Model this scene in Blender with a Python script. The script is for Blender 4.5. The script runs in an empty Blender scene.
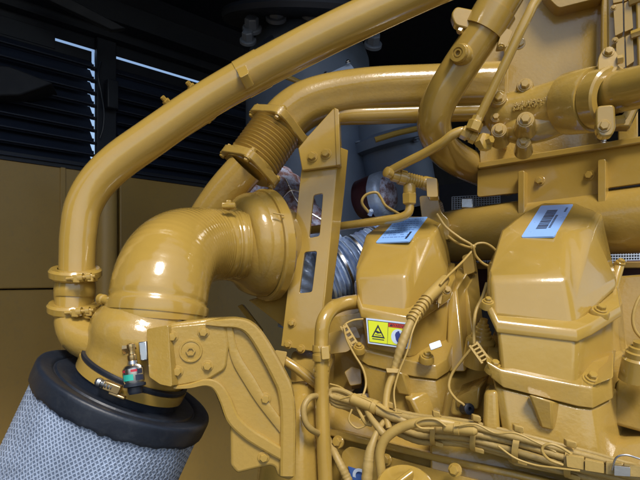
import bpy, bmesh, math, random
from mathutils import Vector, Matrix
random.seed(7)
V = Vector
S = bpy.context.scene
COL = S.collection
F, U0, V0, CZ = 532.0, 320.0, 277.0, 1.3

# ------------------------------------------------------------ measuring helpers
def P(u, v, d):
    return V(((u-U0)/F*d, d, CZ-(v-V0)/F*d))
def px(n, d):
    return n*d/F
class Plane:
    """a flat face through three measured points, normal towards the viewer"""
    def __init__(s, a, b=None, c=None, n=None):
        s.o = P(*a)
        if n is None:
            n = (P(*b)-s.o).cross(P(*c)-s.o)
        s.n = V(n).normalized()
        if s.n.dot(s.o-V((0, 0, CZ))) > 0: s.n = -s.n
    def at(s, u, v, h=0):
        r = P(u, v, 1.0)-V((0, 0, CZ))
        t = (s.o-V((0, 0, CZ))).dot(s.n)/r.dot(s.n)
        return V((0, 0, CZ))+r*t+s.n*h

# ------------------------------------------------------------ materials
MATS = {}
def nmat(name):
    m = bpy.data.materials.new(name); m.use_nodes = True
    MATS[name] = m
    return m, m.node_tree, m.node_tree.nodes['Principled BSDF']
def N(t, k, **kw):
    n = t.nodes.new(k)
    for a, b in kw.items(): setattr(n, a, b)
    return n
def mat(name, col, rough=.35, metal=0, var=.12, vscale=6, bump=.0, bscale=90, coat=0, rvar=.1, dust=None, dustamt=0, spec=.5):
    m, t, b = nmat(name)
    tc = N(t, 'ShaderNodeTexCoord')
    nz = N(t, 'ShaderNodeTexNoise'); nz.inputs['Scale'].default_value = vscale; nz.inputs['Detail'].default_value = 6
    nz.inputs['Roughness'].default_value = .65
    t.links.new(tc.outputs['Object'], nz.inputs['Vector'])
    cr = N(t, 'ShaderNodeMix', data_type='RGBA')
    cr.inputs[6].default_value = (*[c*(1-var) for c in col], 1); cr.inputs[7].default_value = (*[min(1, c*(1+var)) for c in col], 1)
    t.links.new(nz.outputs['Fac'], cr.inputs[0])
    last = cr.outputs[2]
    if dust:
        n2 = N(t, 'ShaderNodeTexNoise'); n2.inputs['Scale'].default_value = 38; n2.inputs['Detail'].default_value = 8; n2.inputs['Roughness'].default_value = .75
        t.links.new(tc.outputs['Object'], n2.inputs['Vector'])
        mr = N(t, 'ShaderNodeMapRange'); mr.inputs[1].default_value = .52 if dustamt < .8 else .44; mr.inputs[2].default_value = .78 if dustamt < .8 else .6; mr.inputs[3].default_value = 0; mr.inputs[4].default_value = dustamt
        t.links.new(n2.outputs['Fac'], mr.inputs[0])
        mx = N(t, 'ShaderNodeMix', data_type='RGBA'); mx.inputs[7].default_value = (*dust, 1)
        t.links.new(mr.outputs[0], mx.inputs[0]); t.links.new(last, mx.inputs[6]); last = mx.outputs[2]
    t.links.new(last, b.inputs['Base Color'])
    rr = N(t, 'ShaderNodeMapRange'); rr.inputs[3].default_value = max(.03, rough-rvar); rr.inputs[4].default_value = rough+rvar
    n3 = N(t, 'ShaderNodeTexNoise'); n3.inputs['Scale'].default_value = 22; n3.inputs['Detail'].default_value = 5
    t.links.new(tc.outputs['Object'], n3.inputs['Vector'])
    t.links.new(n3.outputs['Fac'], rr.inputs[0]); t.links.new(rr.outputs[0], b.inputs['Roughness'])
    b.inputs['Metallic'].default_value = metal
    b.inputs['Specular IOR Level'].default_value = spec
    if coat:
        b.inputs['Coat Weight'].default_value = coat; b.inputs['Coat Roughness'].default_value = .06
    if bump:
        n4 = N(t, 'ShaderNodeTexNoise'); n4.inputs['Scale'].default_value = bscale; n4.inputs['Detail'].default_value = 3
        t.links.new(tc.outputs['Object'], n4.inputs['Vector'])
        bp = N(t, 'ShaderNodeBump'); bp.inputs['Strength'].default_value = bump; bp.inputs['Distance'].default_value = .002
        t.links.new(n4.outputs['Fac'], bp.inputs['Height']); t.links.new(bp.outputs[0], b.inputs['Normal'])
    return m
YC = (.415, .264, .052)
mat('engine_paint', YC, .17, var=.10, vscale=9, bump=.16, coat=.5, bscale=60, rvar=.06, spec=.6, dust=(.40, .29, .12), dustamt=.35)
mat('cast_paint', (.41, .262, .055), .19, var=.12, vscale=14, bump=.26, coat=.4, bscale=130, rvar=.07, spec=.6, dust=(.40, .30, .13), dustamt=.45)
mat('hose_paint', (.415, .264, .052), .17, var=.10, vscale=10, bump=.2, coat=.5, bscale=60, rvar=.06, spec=.6)
mat('overspray', (.40, .275, .085), .5, var=.16, vscale=40, bump=.3, bscale=160, dust=(.33, .25, .12), dustamt=.6)
mat('tie_paint', (.45, .30, .08), .42, var=.1, vscale=30, bump=.2, bscale=140)
mat('wall_tan', (.42, .265, .07), .42, var=.14, vscale=3, bump=.06, bscale=40, dust=(.26, .2, .11), dustamt=.4)
mat('navy_paint', (.012, .019, .040), .6, var=.2, vscale=5, bump=.1, bscale=60)
mat('bolt_grey', (.12, .14, .175), .4, var=.2, vscale=20)
mat('drum_blue', (.115, .15, .21), .42, var=.2, vscale=7, bump=.15, bscale=50, dust=(.12, .13, .15), dustamt=.5)
mat('black_steel', (.010, .014, .024), .5, var=.25, vscale=6, bump=.1)
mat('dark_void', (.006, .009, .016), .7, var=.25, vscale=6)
mat('rubber', (.012, .017, .028), .42, var=.3, vscale=12, bump=.2, bscale=120, dust=(.05, .055, .06), dustamt=.5)
mat('steel', (.56, .56, .55), .28, metal=1, var=.12, vscale=30, bump=.1)
mat('brass', (.60, .43, .20), .3, metal=1, var=.15, vscale=30, bump=.1)
mat('label_white', (.60, .72, .92), .32, var=.04, vscale=20)
mat('label_sky_tint', (.27, .50, .95), .30, var=.05, vscale=20)  # white sticker stock with the blue of the sky light put into its colour
mat('ink', (.02, .025, .05), .5)
mat('ink_blue', (.10, .2, .5), .5)
mat('hazard_yellow', (.72, .80, .03), .4, var=.05)
mat('hazard_red', (.55, .05, .02), .4)
mat('hazard_blue', (.03, .05, .25), .4)
mat('gauge_red', (.5, .03, .05), .4)
mat('gauge_green', (.03, .42, .32), .3)
mat('foil', (.40, .52, .82), .33, metal=.25, var=.4, vscale=50, bump=1.0, bscale=75, rvar=.15)
mat('lagging', (.23, .12, .11), .7, var=.6, vscale=38, bump=.9, bscale=70, dust=(.42, .50, .72), dustamt=1.0)
mat('speckle', (.16, .09, .10), .6, var=.5, vscale=60, bump=.8, bscale=90, dust=(.55, .62, .85), dustamt=1.0)
mat('maroon', (.05, .012, .018), .5, var=.3)
mat('concrete', (.16, .155, .15), .85, var=.15, vscale=2, bump=.3, bscale=20)
mat('deck_floor', (.05, .045, .035), .6, var=.3, vscale=4)
mat('tag_blue', (.04, .10, .32), .35)

def uvmesh_mat(name, fu, fv, c_lo, c_hi, rough, metal, bstr, seam=False, width=.28):
    """woven / expanded wire mesh laid in the surface's own u,v"""
    m, t, b = nmat(name)
    uv = N(t, 'ShaderNodeUVMap'); sep = N(t, 'ShaderNodeSeparateXYZ'); t.links.new(uv.outputs[0], sep.inputs[0])
    def M(op, a, b_=None, c=None):
        n = N(t, 'ShaderNodeMath', operation=op)
        for i, x in enumerate((a, b_, c)):
            if x is None: continue
            if isinstance(x, (int, float)): n.inputs[i].default_value = x
            else: t.links.new(x, n.inputs[i])
        return n.outputs[0]
    a = M('MULTIPLY', sep.outputs[0], fu); c = M('MULTIPLY', sep.outputs[1], fv)
    nz = N(t, 'ShaderNodeTexNoise'); nz.inputs['Scale'].default_value = 9; nz.inputs['Detail'].default_value = 3
    tc = N(t, 'ShaderNodeTexCoord'); t.links.new(tc.outputs['Object'], nz.inputs['Vector'])
    wob = M('MULTIPLY', M('SUBTRACT', nz.outputs['Fac'], .5), .9)
    p = M('PINGPONG', M('ADD', M('ADD', a, c), wob), .5); q = M('PINGPONG', M('ADD', M('SUBTRACT', a, c), wob), .5)
    mn = M('MINIMUM', p, q)
    mr = N(t, 'ShaderNodeMapRange', interpolation_type='SMOOTHSTEP'); mr.inputs[1].default_value = width*.35; mr.inputs[2].default_value = width; mr.inputs[3].default_value = 1; mr.inputs[4].default_value = 0
    t.links.new(mn, mr.inputs[0])
    n2 = N(t, 'ShaderNodeTexNoise'); n2.inputs['Scale'].default_value = 14; n2.inputs['Detail'].default_value = 6
    t.links.new(tc.outputs['Object'], n2.inputs['Vector'])
    mx = N(t, 'ShaderNodeMix', data_type='RGBA'); mx.inputs[6].default_value = (*c_lo, 1); mx.inputs[7].default_value = (*c_hi, 1)
    t.links.new(mr.outputs[0], mx.inputs[0])
    m2 = N(t, 'ShaderNodeMix', data_type='RGBA', blend_type='MULTIPLY'); m2.inputs[0].default_value = .5
    t.links.new(mx.outputs[2], m2.inputs[6]); t.links.new(n2.outputs['Color'], m2.inputs[7])
    m3 = N(t, 'ShaderNodeMix', data_type='RGBA'); m3.inputs[0].default_value = .55
    t.links.new(mx.outputs[2], m3.inputs[6]); 
    mm = N(t, 'ShaderNodeMapRange'); mm.inputs[1].default_value = .3; mm.inputs[2].default_value = .7; mm.inputs[3].default_value = .6; mm.inputs[4].default_value = 1.05
    t.links.new(n2.outputs['Fac'], mm.inputs[0])
    vm = N(t, 'ShaderNodeVectorMath', operation='SCALE'); t.links.new(mx.outputs[2], vm.inputs[0]); t.links.new(mm.outputs[0], vm.inputs['Scale'])
    t.links.new(vm.outputs[0], b.inputs['Base Color'])
    b.inputs['Roughness'].default_value = rough; b.inputs['Metallic'].default_value = metal
    bp = N(t, 'ShaderNodeBump'); bp.inputs['Strength'].default_value = bstr; bp.inputs['Distance'].default_value = .003
    t.links.new(mr.outputs[0], bp.inputs['Height']); t.links.new(bp.outputs[0], b.inputs['Normal'])
    return m
uvmesh_mat('filter_mesh', 128, 52, (.17, .225, .33), (.46, .56, .74), .42, .15, .5)
uvmesh_mat('wire_screen', 1, 1, (.01, .01, .012), (.7, .75, .85), .4, .3, .8, width=.2)

# ------------------------------------------------------------ mesh helpers
def link(o): COL.objects.link(o); return o
def thing(name, label, cat, at, group=None):
    o = bpy.data.objects.new(name, None); link(o)
    o.empty_display_size = .05
    o.location = at; o['label'] = label; o['category'] = cat
    if group: o['group'] = group
    return o
def tag(o, label, cat, group=None):
    o['label'] = label; o['category'] = cat
    if group: o['group'] = group
    return o
def wloc(o):
    p = V((0, 0, 0))
    while o is not None: p += o.location; o = o.parent
    return p
def obj(name, bm, m, parent=None, bevel=0, seg=2, ang=32, smooth=True, sub=0, label=None, kind=None):
    bmesh.ops.recalc_face_normals(bm, faces=bm.faces[:])
    me = bpy.data.meshes.new(name)
    org = wloc(parent) if parent else sum((v.co for v in bm.verts), V())/max(1, len(bm.verts))
    bm.transform(Matrix.Translation(-org))
    bm.to_mesh(me); bm.free()
    for p in me.polygons: p.use_smooth = smooth
    if smooth: me.set_sharp_from_angle(angle=math.radians(ang))
    me.materials.append(MATS[m])
    o = link(bpy.data.objects.new(name, me))
    if parent: o.parent = parent
    else: o.location = org
    if bevel:
        b = o.modifiers.new('b', 'BEVEL'); b.width = bevel; b.segments = seg; b.limit_method = 'ANGLE'; b.angle_limit = math.radians(25)
        b.use_clamp_overlap = True; b.harden_normals = False
        for p in me.polygons: p.use_smooth = True
        me.set_sharp_from_angle(angle=math.radians(60))
    if sub:
        s = o.modifiers.new('s', 'SUBSURF'); s.levels = sub; s.render_levels = sub
    if label: o['label'] = label
    if kind: o['kind'] = kind
    return o
def BM(): return bmesh.new()
def frame(ax):
    ax = V(ax).normalized()
    a = V((0, 0, 1)) if abs(ax.z) < .9 else V((0, 1, 0))
    x = a.cross(ax).normalized(); y = ax.cross(x)
    return x, y, ax
def skin(bm, rings, cap=True, closed=True, uv=False):
    R = [[bm.verts.new(p) for p in r] for r in rings]
    n = len(R[0])
    lay = bm.loops.layers.uv.verify() if uv else None
    for i in range(len(R)-1):
        for k in range(n if closed else n-1):
            j = (k+1) % n
            f = bm.faces.new((R[i][k], R[i][j], R[i+1][j], R[i+1][k]))
            if uv:
                for lp, (a, b) in zip(f.loops, ((k, i), (k+1, i), (k+1, i+1), (k, i+1))):
                    lp[lay].uv = (a/n, b/(len(R)-1))
    if cap and closed:
        bm.faces.new(R[0][::-1]); bm.faces.new(R[-1])
    return bm
def lathe(bm, c, ax, prof, n=40, cap=True, uv=False, rot=0, fn=None):
    x, y, z = frame(ax); c = V(c)
    rings = []
    for (h, r) in prof:
        rings.append([c+z*h+(x*math.cos(t)+y*math.sin(t))*(r*(fn(t, h) if fn else 1)) for t in [rot+2*math.pi*k/n for k in range(n)]])
    return skin(bm, rings, cap, uv=uv)
def spline(pts, n=10):
    """Catmull-Rom through tuples"""
    out = []
    m = len(pts)
    for i in range(m-1):
        p0 = pts[max(i-1, 0)]; p1 = pts[i]; p2 = pts[i+1]; p3 = pts[min(i+2, m-1)]
        if i == 0: p0 = tuple(2*a-b for a, b in zip(p1, p2))
        if i == m-2: p3 = tuple(2*b-a for a, b in zip(p1, p2))
        for k in range(n):
            t = k/n
            out.append(tuple(.5*(2*b+(c-a)*t+(2*a-5*b+4*c-d)*t*t+(3*b-a-3*c+d)*t**3) for a, b, c, d in zip(p0, p1, p2, p3)))
    out.append(tuple(pts[-1]))
    return out
def sweep(bm, path, rad, n=20, cap=True, fn=None, sq=None, uv=False):
    """tube along 3-D points, one radius per point; sq = (sx, sy) flattening"""
    T = []
    for i in range(len(path)):
        a = path[max(i-1, 0)]; b = path[min(i+1, len(path)-1)]
        T.append((b-a).normalized())
    x, y, z = frame(T[0])
    rings = []
    s = 0
    for i, p in enumerate(path):
        if i:
            s += (p-path[i-1]).length
            x = (x-T[i]*x.dot(T[i])).normalized(); y = T[i].cross(x)
        ring = []
        for k in range(n):
            t = 2*math.pi*k/n
            r = rad[i]*(fn(s, t) if fn else 1)
            c_, s_ = math.cos(t), math.sin(t)
            if sq: c_, s_ = c_*sq[0], s_*sq[1]
            ring.append(p+(x*c_+y*s_)*r)
        rings.append(ring)
    return skin(bm, rings, cap, uv=uv)
def tube(bm, pts, n=16, k=10, fn=None, cap=True, sq=None, uv=False):
    """pts: measured (u, v, depth, radius in pixels)"""
    sp = spline(pts, k)
    return sweep(bm, [P(*q[:3]) for q in sp], [px(q[3], q[2]) for q in sp], n, cap, fn, sq, uv)
def roundpoly(pts, r, n=4):
    out = []
    m = len(pts)
    for i in range(m):
        a, b, c = V(pts[i-1]), V(pts[i]), V(pts[(i+1) % m])
        e = (a-b); f = (c-b)
        rr = min(r, e.length*.45, f.length*.45)
        p, q = b+e.normalized()*rr, b+f.normalized()*rr
        for k in range(n+1):
            t = k/n
            w = p*(1-t)**2+b*2*t*(1-t)+q*t*t
            out.append((w.x, w.y))
    return out
def plate(bm, pl, poly, th, h=0, holes=()):
    """solid plate: outline measured on the face of plane pl raised by h, going back by th"""
    loops = [poly]+list(holes)
    front = []; edges = []
    for lp in loops:
        vs = [bm.verts.new(pl.at(u, v, 0)+pl.n*h) for u, v in lp]
        front.append(vs)
        edges += [bm.edges.new((vs[i], vs[(i+1) % len(vs)])) for i in range(len(vs))]
    if holes:
        r = bmesh.ops.triangle_fill(bm, use_beauty=True, use_dissolve=False, edges=edges)
        faces = [g for g in r['geom'] if isinstance(g, bmesh.types.BMFace)]
    else:
        faces = [bm.faces.new(front[0])]
    back = {}
    for vs in front:
        for v in vs: back[v] = bm.verts.new(v.co-pl.n*th)
    for f in faces: bm.faces.new([back[v] for v in reversed(f.verts[:])])
    for vs in front:
        for a in range(len(vs)):
            b = (a+1) % len(vs)
            bm.faces.new((vs[a], vs[b], back[vs[b]], back[vs[a]]))
    return bm
def box(bm, c, x, y, z, hx, hy, hz):
    c = V(c); x, y, z = V(x).normalized(), V(y).normalized(), V(z).normalized()
    vs = [bm.verts.new(c+x*hx*a+y*hy*b+z*hz*d) for a in (-1, 1) for b in (-1, 1) for d in (-1, 1)]
    for q in ((0, 1, 3, 2), (4, 6, 7, 5), (0, 4, 5, 1), (2, 3, 7, 6), (0, 2, 6, 4), (1, 5, 7, 3)):
        bm.faces.new([vs[i] for i in q])
    return bm
def bolt(parent, p, n, r, m='engine_paint', washer=True, h=.75, name='bolt', socket=False):
    """hex head on a washer face, base at p, along n"""
    bm = BM(); n = V(n).normalized()
    if washer: lathe(bm, p-n*r*.3, n, [(0, r*1.38), (r*.45, r*1.38), (r*.52, r*1.3)], 24)
    rot = random.random()*1.05
    b = r*.15 if washer else -r*.3
    if socket:
        lathe(bm, p+n*b, n, [(0, r), (r*h*1.3, r), (r*h*1.45, r*.9), (r*h*1.45, r*.52), (r*h*.8, r*.5)], 24)
    else:
        lathe(bm, p+n*b, n, [(0, r), (r*h, r), (r*(h+.18), r*.84), (r*(h+.2), r*.3)], 6, rot=rot)
    return obj(name, bm, m, parent, ang=30)
def textmesh(s, size, o, x, y, bold=0, shear=0, ext=.0004):
    cu = bpy.data.curves.new('t', 'FONT'); cu.body = s; cu.size = size; cu.extrude = ext; cu.offset = bold; cu.shear = shear
    cu.align_x = 'CENTER'; cu.align_y = 'CENTER'
    to = link(bpy.data.objects.new('t', cu))
    dg = bpy.context.evaluated_depsgraph_get()
    me = bpy.data.meshes.new_from_object(to.evaluated_get(dg))
    x, y = V(x).normalized(), V(y).normalized(); z = x.cross(y).normalized()
    y = z.cross(x)
    M = Matrix(((x.x, y.x, z.x, o[0]), (x.y, y.y, z.y, o[1]), (x.z, y.z, z.z, o[2]), (0, 0, 0, 1)))
    bm = BM(); bm.from_mesh(me); bm.transform(M)
    bpy.data.objects.remove(to); bpy.data.meshes.remove(me); bpy.data.curves.remove(cu)
    return bm
class Sheet:
    """a flat sticker with its own 0..1 coordinates: corners top-left, top-right, bottom-right, bottom-left"""
    def __init__(s, tl, tr, br, bl):
        s.c = (tl, tr, br, bl)
        s.n = ((tr-bl).cross(tl-br)).normalized()
        if s.n.dot(tl-V((0, 0, CZ))) > 0: s.n = -s.n
        s.w = (tr-tl).length; s.hh = (bl-tl).length
        s.x = (tr-tl).normalized(); s.y = (tl-bl).normalized()
    def pt(s, a, b, h=0):
        tl, tr, br, bl = s.c
        return (tl*(1-a)+tr*a)*(1-b)+(bl*(1-a)+br*a)*b+s.n*h
    def patch(s, bm, poly, h0, h1):
        lo = [s.pt(a, b, h0) for a, b in poly]; hi = [s.pt(a, b, h1) for a, b in poly]
        return skin(bm, [lo, hi])
    def rect(s, bm, a0, b0, a1, b1, h0, h1):
        return s.patch(bm, [(a0, b0), (a1, b0), (a1, b1), (a0, b1)], h0, h1)
def rod(bm, a, b, r, n=12):
    return lathe(bm, a, b-a, [(0, r), ((b-a).length, r)], n)
# ============================================================ camera, light, air
cam = bpy.data.cameras.new('camera'); co = link(bpy.data.objects.new('camera', cam))
co.location = (0, 0, CZ); co.rotation_euler = (math.pi/2, 0, 0)
cam.sensor_width = 36; cam.lens = 36*F/640; cam.shift_y = (V0-240)/640; cam.clip_start = .05; cam.clip_end = 500
S.camera = co
w = bpy.data.worlds.new('World'); S.world = w; w.use_nodes = True
t = w.node_tree; sky = t.nodes.new('ShaderNodeTexSky'); sky.sky_type = 'NISHITA'; sky.sun_disc = False
SUN_EL, SUN_AZ = math.radians(52), math.radians(167)
sky.sun_elevation = SUN_EL; sky.sun_rotation = SUN_AZ; sky.air_density = 1.0; sky.dust_density = 1.5
t.links.new(sky.outputs[0], t.nodes['Background'].inputs[0]); t.nodes['Background'].inputs[1].default_value = .11
sl = bpy.data.lights.new('sun', 'SUN'); so = link(bpy.data.objects.new('sun', sl))
sl.energy = 1.9; sl.angle = math.radians(16); sl.color = (1, .95, .87)
sd = V((math.sin(SUN_AZ)*math.cos(SUN_EL), math.cos(SUN_AZ)*math.cos(SUN_EL), math.sin(SUN_EL)))
so.rotation_euler = sd.to_track_quat('Z', 'Y').to_euler()
S.view_settings.view_transform = 'Standard'; S.view_settings.look = 'None'; S.view_settings.exposure = 0.66; S.view_settings.gamma = 1

# ============================================================ the enclosure around the engine
def slab(name, x0, x1, y0, y1, z0, z1, m, kind='structure'):
    bm = BM(); box(bm, ((x0+x1)/2, (y0+y1)/2, (z0+z1)/2), (1, 0, 0), (0, 1, 0), (0, 0, 1), (x1-x0)/2, (y1-y0)/2, (z1-z0)/2)
    o = obj(name, bm, m, smooth=False); o['kind'] = kind
    return o
slab('ground', -30, 30, -40, 20, -.6, -.5, 'concrete')  # unseen ground outside, added to bounce daylight onto the engine
slab('unseen_side_wall', -4.6, -1.5, -.62, -.56, -.5, 2.83, 'wall_tan')  # unseen wall behind the camera, added to limit the sky and raise contrast
slab('unseen_side_wall', 1.75, 5, -.62, -.56, -.5, 2.83, 'wall_tan')  # right-hand one, likewise added to narrow the band of sky
slab('floor', -4.6, 5, .1, 5.2, -.12, 0, 'deck_floor')
bm = BM(); skin(bm, [[V((x, y, z)) for x, y in ((-3.24, .3), (-.65, .45), (-.25, 1.15), (5, 1.3), (5, 5.2), (1.46, 5.2))] for z in (2.75, 2.83)])  # front edge shaped so sun reaches the engine while the wall stays shaded
obj('ceiling', bm, 'black_steel', smooth=False)['kind'] = 'structure'

wd = V((.7071, .7071, 0)); wn = V((.7071, -.7071, 0))
WP = Plane((93, 160, 2.6), n=wn)
def wz(v, u): return WP.at(u, v).z
ztop = wz(40, 60); zmid = wz(156, 1)
def ws(u): return (WP.at(u, 277)-WP.o).dot(wd)         # distance along the wall
o0 = V((WP.o.x, WP.o.y, 0))
def wbox(bm, s0, s1, z0, z1, h0, h1):
    return box(bm, o0+wd*(s0+s1)/2+V((0, 0, (z0+z1)/2))+wn*(h0+h1)/2, wd, V((0, 0, 1)), wn, (s1-s0)/2, (z1-z0)/2, (h1-h0)/2)
SL, SR = -3.6, 2.6
LW = thing('louvred_wall', 'dark louvred wall panels with thin daylight gaps behind the engine', 'wall', o0)
bm = BM()
sg = ws(91.8); sg2 = ws(94.6); sh = ws(114)
n = 9
pitch = (ztop-.04-zmid)/n
for (a, b) in ((ws(-160), sg), (sh, 2.5)):
    wbox(bm, a, b, zmid-.01, ztop-.012, -.062, -.052)
    for i in range(n):
        z = zmid+pitch*(i+.5)
        c = o0+wd*(a+b)/2+V((0, 0, z))
        up = (V((0, 0, 1))*.80+wn*-.60).normalized()
        box(bm, c, wd, up, wd.cross(up), (b-a)/2, pitch*.72, .004)
        wbox(bm, a, b, z-pitch*.52, z-pitch*.44, .018, .045)
obj('louvre', bm, 'navy_paint', LW, smooth=False)
bm = BM()
wbox(bm, sg2, sh, zmid, ztop+.06, -.004, .03)
obj('post', bm, 'black_steel', LW, bevel=.004)
bm = BM()
for i in range(n):                                       # the ragged louvre ends beside the light gap
    z = zmid+pitch*(i+.5)
    wbox(bm, sg-.004, sg2+.0015, z-pitch*.5, z-pitch*.32, -.006, .008); wbox(bm, sg-.004, sg+(sg2-sg)*.55, z-pitch*.5, z-pitch*.05, -.006, .008)
obj('end_stop', bm, 'black_steel', LW, smooth=False)
bm = BM()
wbox(bm, SL, ws(55), ztop-.05, ztop+.03, -.003, .004)
wbox(bm, ws(203), SR, ztop-.05, ztop+.03, -.003, .004)
wbox(bm, SL, sg, ztop-.06, ztop-.009, -.004, .0)
wbox(bm, sg2, SR, ztop-.06, ztop-.009, -.004, .0)
wbox(bm, SL, SR, zmid-.02, zmid+.02, -.02, .03)
wbox(bm, SL, SR, ztop+.003, ztop+.07, -.004, .0)
wbox(bm, SL, SR, ztop+.06, 2.75, -.004, .06)
wbox(bm, SL, SR, ztop+.10, ztop+.2, .06, .16)
wbox(bm, SL, ws(-160), zmid, ztop, -.03, .03)
obj('header_beam', bm, 'black_steel', LW, bevel=.004)
bm = BM(); pp = WP.at(105, 95)
wbox(bm, ws(100), ws(111), wz(112, 105), wz(84, 105), .05, .09)
obj('latch_box', bm, 'black_steel', LW, bevel=.005)
sp = spline([(101, 62, 2.58), (98, 75, 2.56), (101, 92, 2.57), (104, 112, 2.57), (103, 128, 2.57), (100, 138, 2.57)], 8)
obj('latch_cable', sweep(BM(), [P(*q) for q in sp], [.005]*len(sp), 8), 'rubber', LW)
DK = thing('ceiling_duct', 'dark grey duct box hanging in the top left corner', 'duct', P(-20, 60, 1.9))
dp = Plane((50, 86, 2.25), n=(.35, -.9, -.1))
bm = plate(BM(), dp, [(-60, 60), (10, 66), (53, 83), (20, 95), (-60, 98)], .5)
obj('duct_body', bm, 'dark_void', DK, bevel=.006)
bm = plate(BM(), Plane((80, 15, 2.3), n=(.4, -.9, -.2)), [(36, -6), (62, -6), (126, 28), (112, 30)], .06)
obj('rail', bm, 'dark_void', DK, bevel=.004)

TW = thing('tan_wall_panel', 'tan painted steel wall panels below the dark louvres', 'wall', o0)
zs = wz(289, 30)
s1 = ws(61); s2 = ws(117)
def tp(a, b, z0, z1, nm='panel'):
    bm = BM(); wbox(bm, a, b, z0, z1, -.02, .022)
    return obj(nm, bm, 'wall_tan', TW, bevel=.006)
zt = zmid-.012
tp(SL, s1-.004, zs+.003, zt); tp(SL, s1-.004, .02, zs-.003)
tp(s1+.004, s2-.006, .02, zt)
tp(s2+.006, SR, .02, zt)
bm = BM(); wbox(bm, SL, SR, .01, zt+.01, -.05, -.022); obj('backing', bm, 'dark_void', TW, smooth=False)
bm = BM(); wbox(bm, s1-.012, s1+.012, zs-.9, zt-.004, .0225, .030); obj('edge_strip', bm, 'wall_tan', TW, bevel=.003)
bm = BM(); lathe(bm, P(106, 300, 2.3), (0, 0, 1), [(-.5, .045), (.56, .045), (.57, .03)], 28)
o = obj('door_post', bm, 'wall_tan', ang=40); tag(o, 'round tan post standing behind the tall pipe, in front of the wall', 'post')
BW = thing('back_bulkhead', 'black bulkhead closing the bay behind the engine', 'wall', (1.2, 4.4, 0))
bm = BM(); box(bm, (2.2, 4.45, 1.37), (1, 0, 0), (0, 1, 0), (0, 0, 1), 2.7, .04, 1.36)
obj('sheet', bm, 'dark_void', BW, smooth=False)
bm = BM()
for x in (.1, .7, 1.3, 1.9): box(bm, (x, 4.39, 1.37), (1, 0, 0), (0, 1, 0), (0, 0, 1), .03, .025, 1.36)
obj('stiffener', bm, 'black_steel', BW, bevel=.004)

# ============================================================ blue drum with its bolted flange
DR = thing('exhaust_drum', 'dull blue steel drum with bolted top flange behind the long pipe', 'drum', P(308, 180, 2.5))
c = P(308, 120, 2.5)
bm = BM()
lathe(bm, c, (0, 0, 1), [(-.6, .29), (.20, .29), (.27, .285), (.335, .262), (.38, .23), (.40, .2)], 56)
obj('shell', bm, 'drum_blue', DR, ang=40)
bm = BM(); lathe(bm, c, (.04, -.3, 1), [(.41, .15), (.41, .39), (.43, .395), (.445, .39), (.445, .1)], 56)
obj('flange', bm, 'black_steel', DR, ang=30)
fx, fy, fz = frame((.04, -.3, 1))
for (u, v, r) in ((248, 38, 6), (252, 26, 7), (276, 15, 7.5), (312, 11, 8), (350, 14, 7.5), (373, 42, 6.5)):
    bolt(DR, P(u, v, 2.22)-V((0, 0, .01)), (.06, -.75, .55), px(r, 2.22), 'bolt_grey', h=1.3)
bm = BM(); dpl = Plane((256, 40, 2.2), n=(-.3, -.9, .25))
plate(bm, dpl, roundpoly([(257, 44), (272, 34), (274, 38), (258, 49)], 2), .03)
obj('lifting_tab', bm, 'black_steel', DR, bevel=.003)
bm = plate(BM(), Plane((340, 68, 2.1), n=(-.25, -.75, .6)), roundpoly([(318, 78), (350, 63), (357, 72), (330, 86)], 1.5), .012)
o = obj('name_plate', bm, 'label_white', DR, bevel=.002)
for q in ((326, 74, 2.08), (348, 62, 2.08)): bolt(DR, P(*q), (-.25, -.75, .6), px(1.8, 2.08), 'steel')
bm = tube(BM(), [(278, 74, 2.1, 2.6), (292, 79, 2.1, 2.6), (308, 86, 2.1, 2.6), (330, 96, 2.1, 2.6)], 10)
obj('drain_line', bm, 'engine_paint', DR)
LD = thing('lower_duct', 'dark blue duct with a bolted collar below the charge pipe', 'duct', P(382, 160, 2.3))
bm = BM(); lathe(bm, P(386, 122, 2.4), (.25, .1, -1), [(0, .16), (.06, .17), (.075, .2), (.115, .2), (.13, .165), (.4, .15)], 44); obj('shell', bm, 'drum_blue', LD, ang=35)
for k in range(7):
    a = math.pi*(1.05+.15*k); bolt(LD, P(386, 122, 2.4)+V((.02+.19*math.cos(a), .02+.19*math.sin(a), -.115)), (.25, .1, -1), .013, 'drum_blue')
obj('rod', tube(BM(), [(375, 140, 2.15, 3), (398, 133, 2.15, 3), (425, 127, 2.15, 3)], 10), 'engine_paint', LD)
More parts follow.
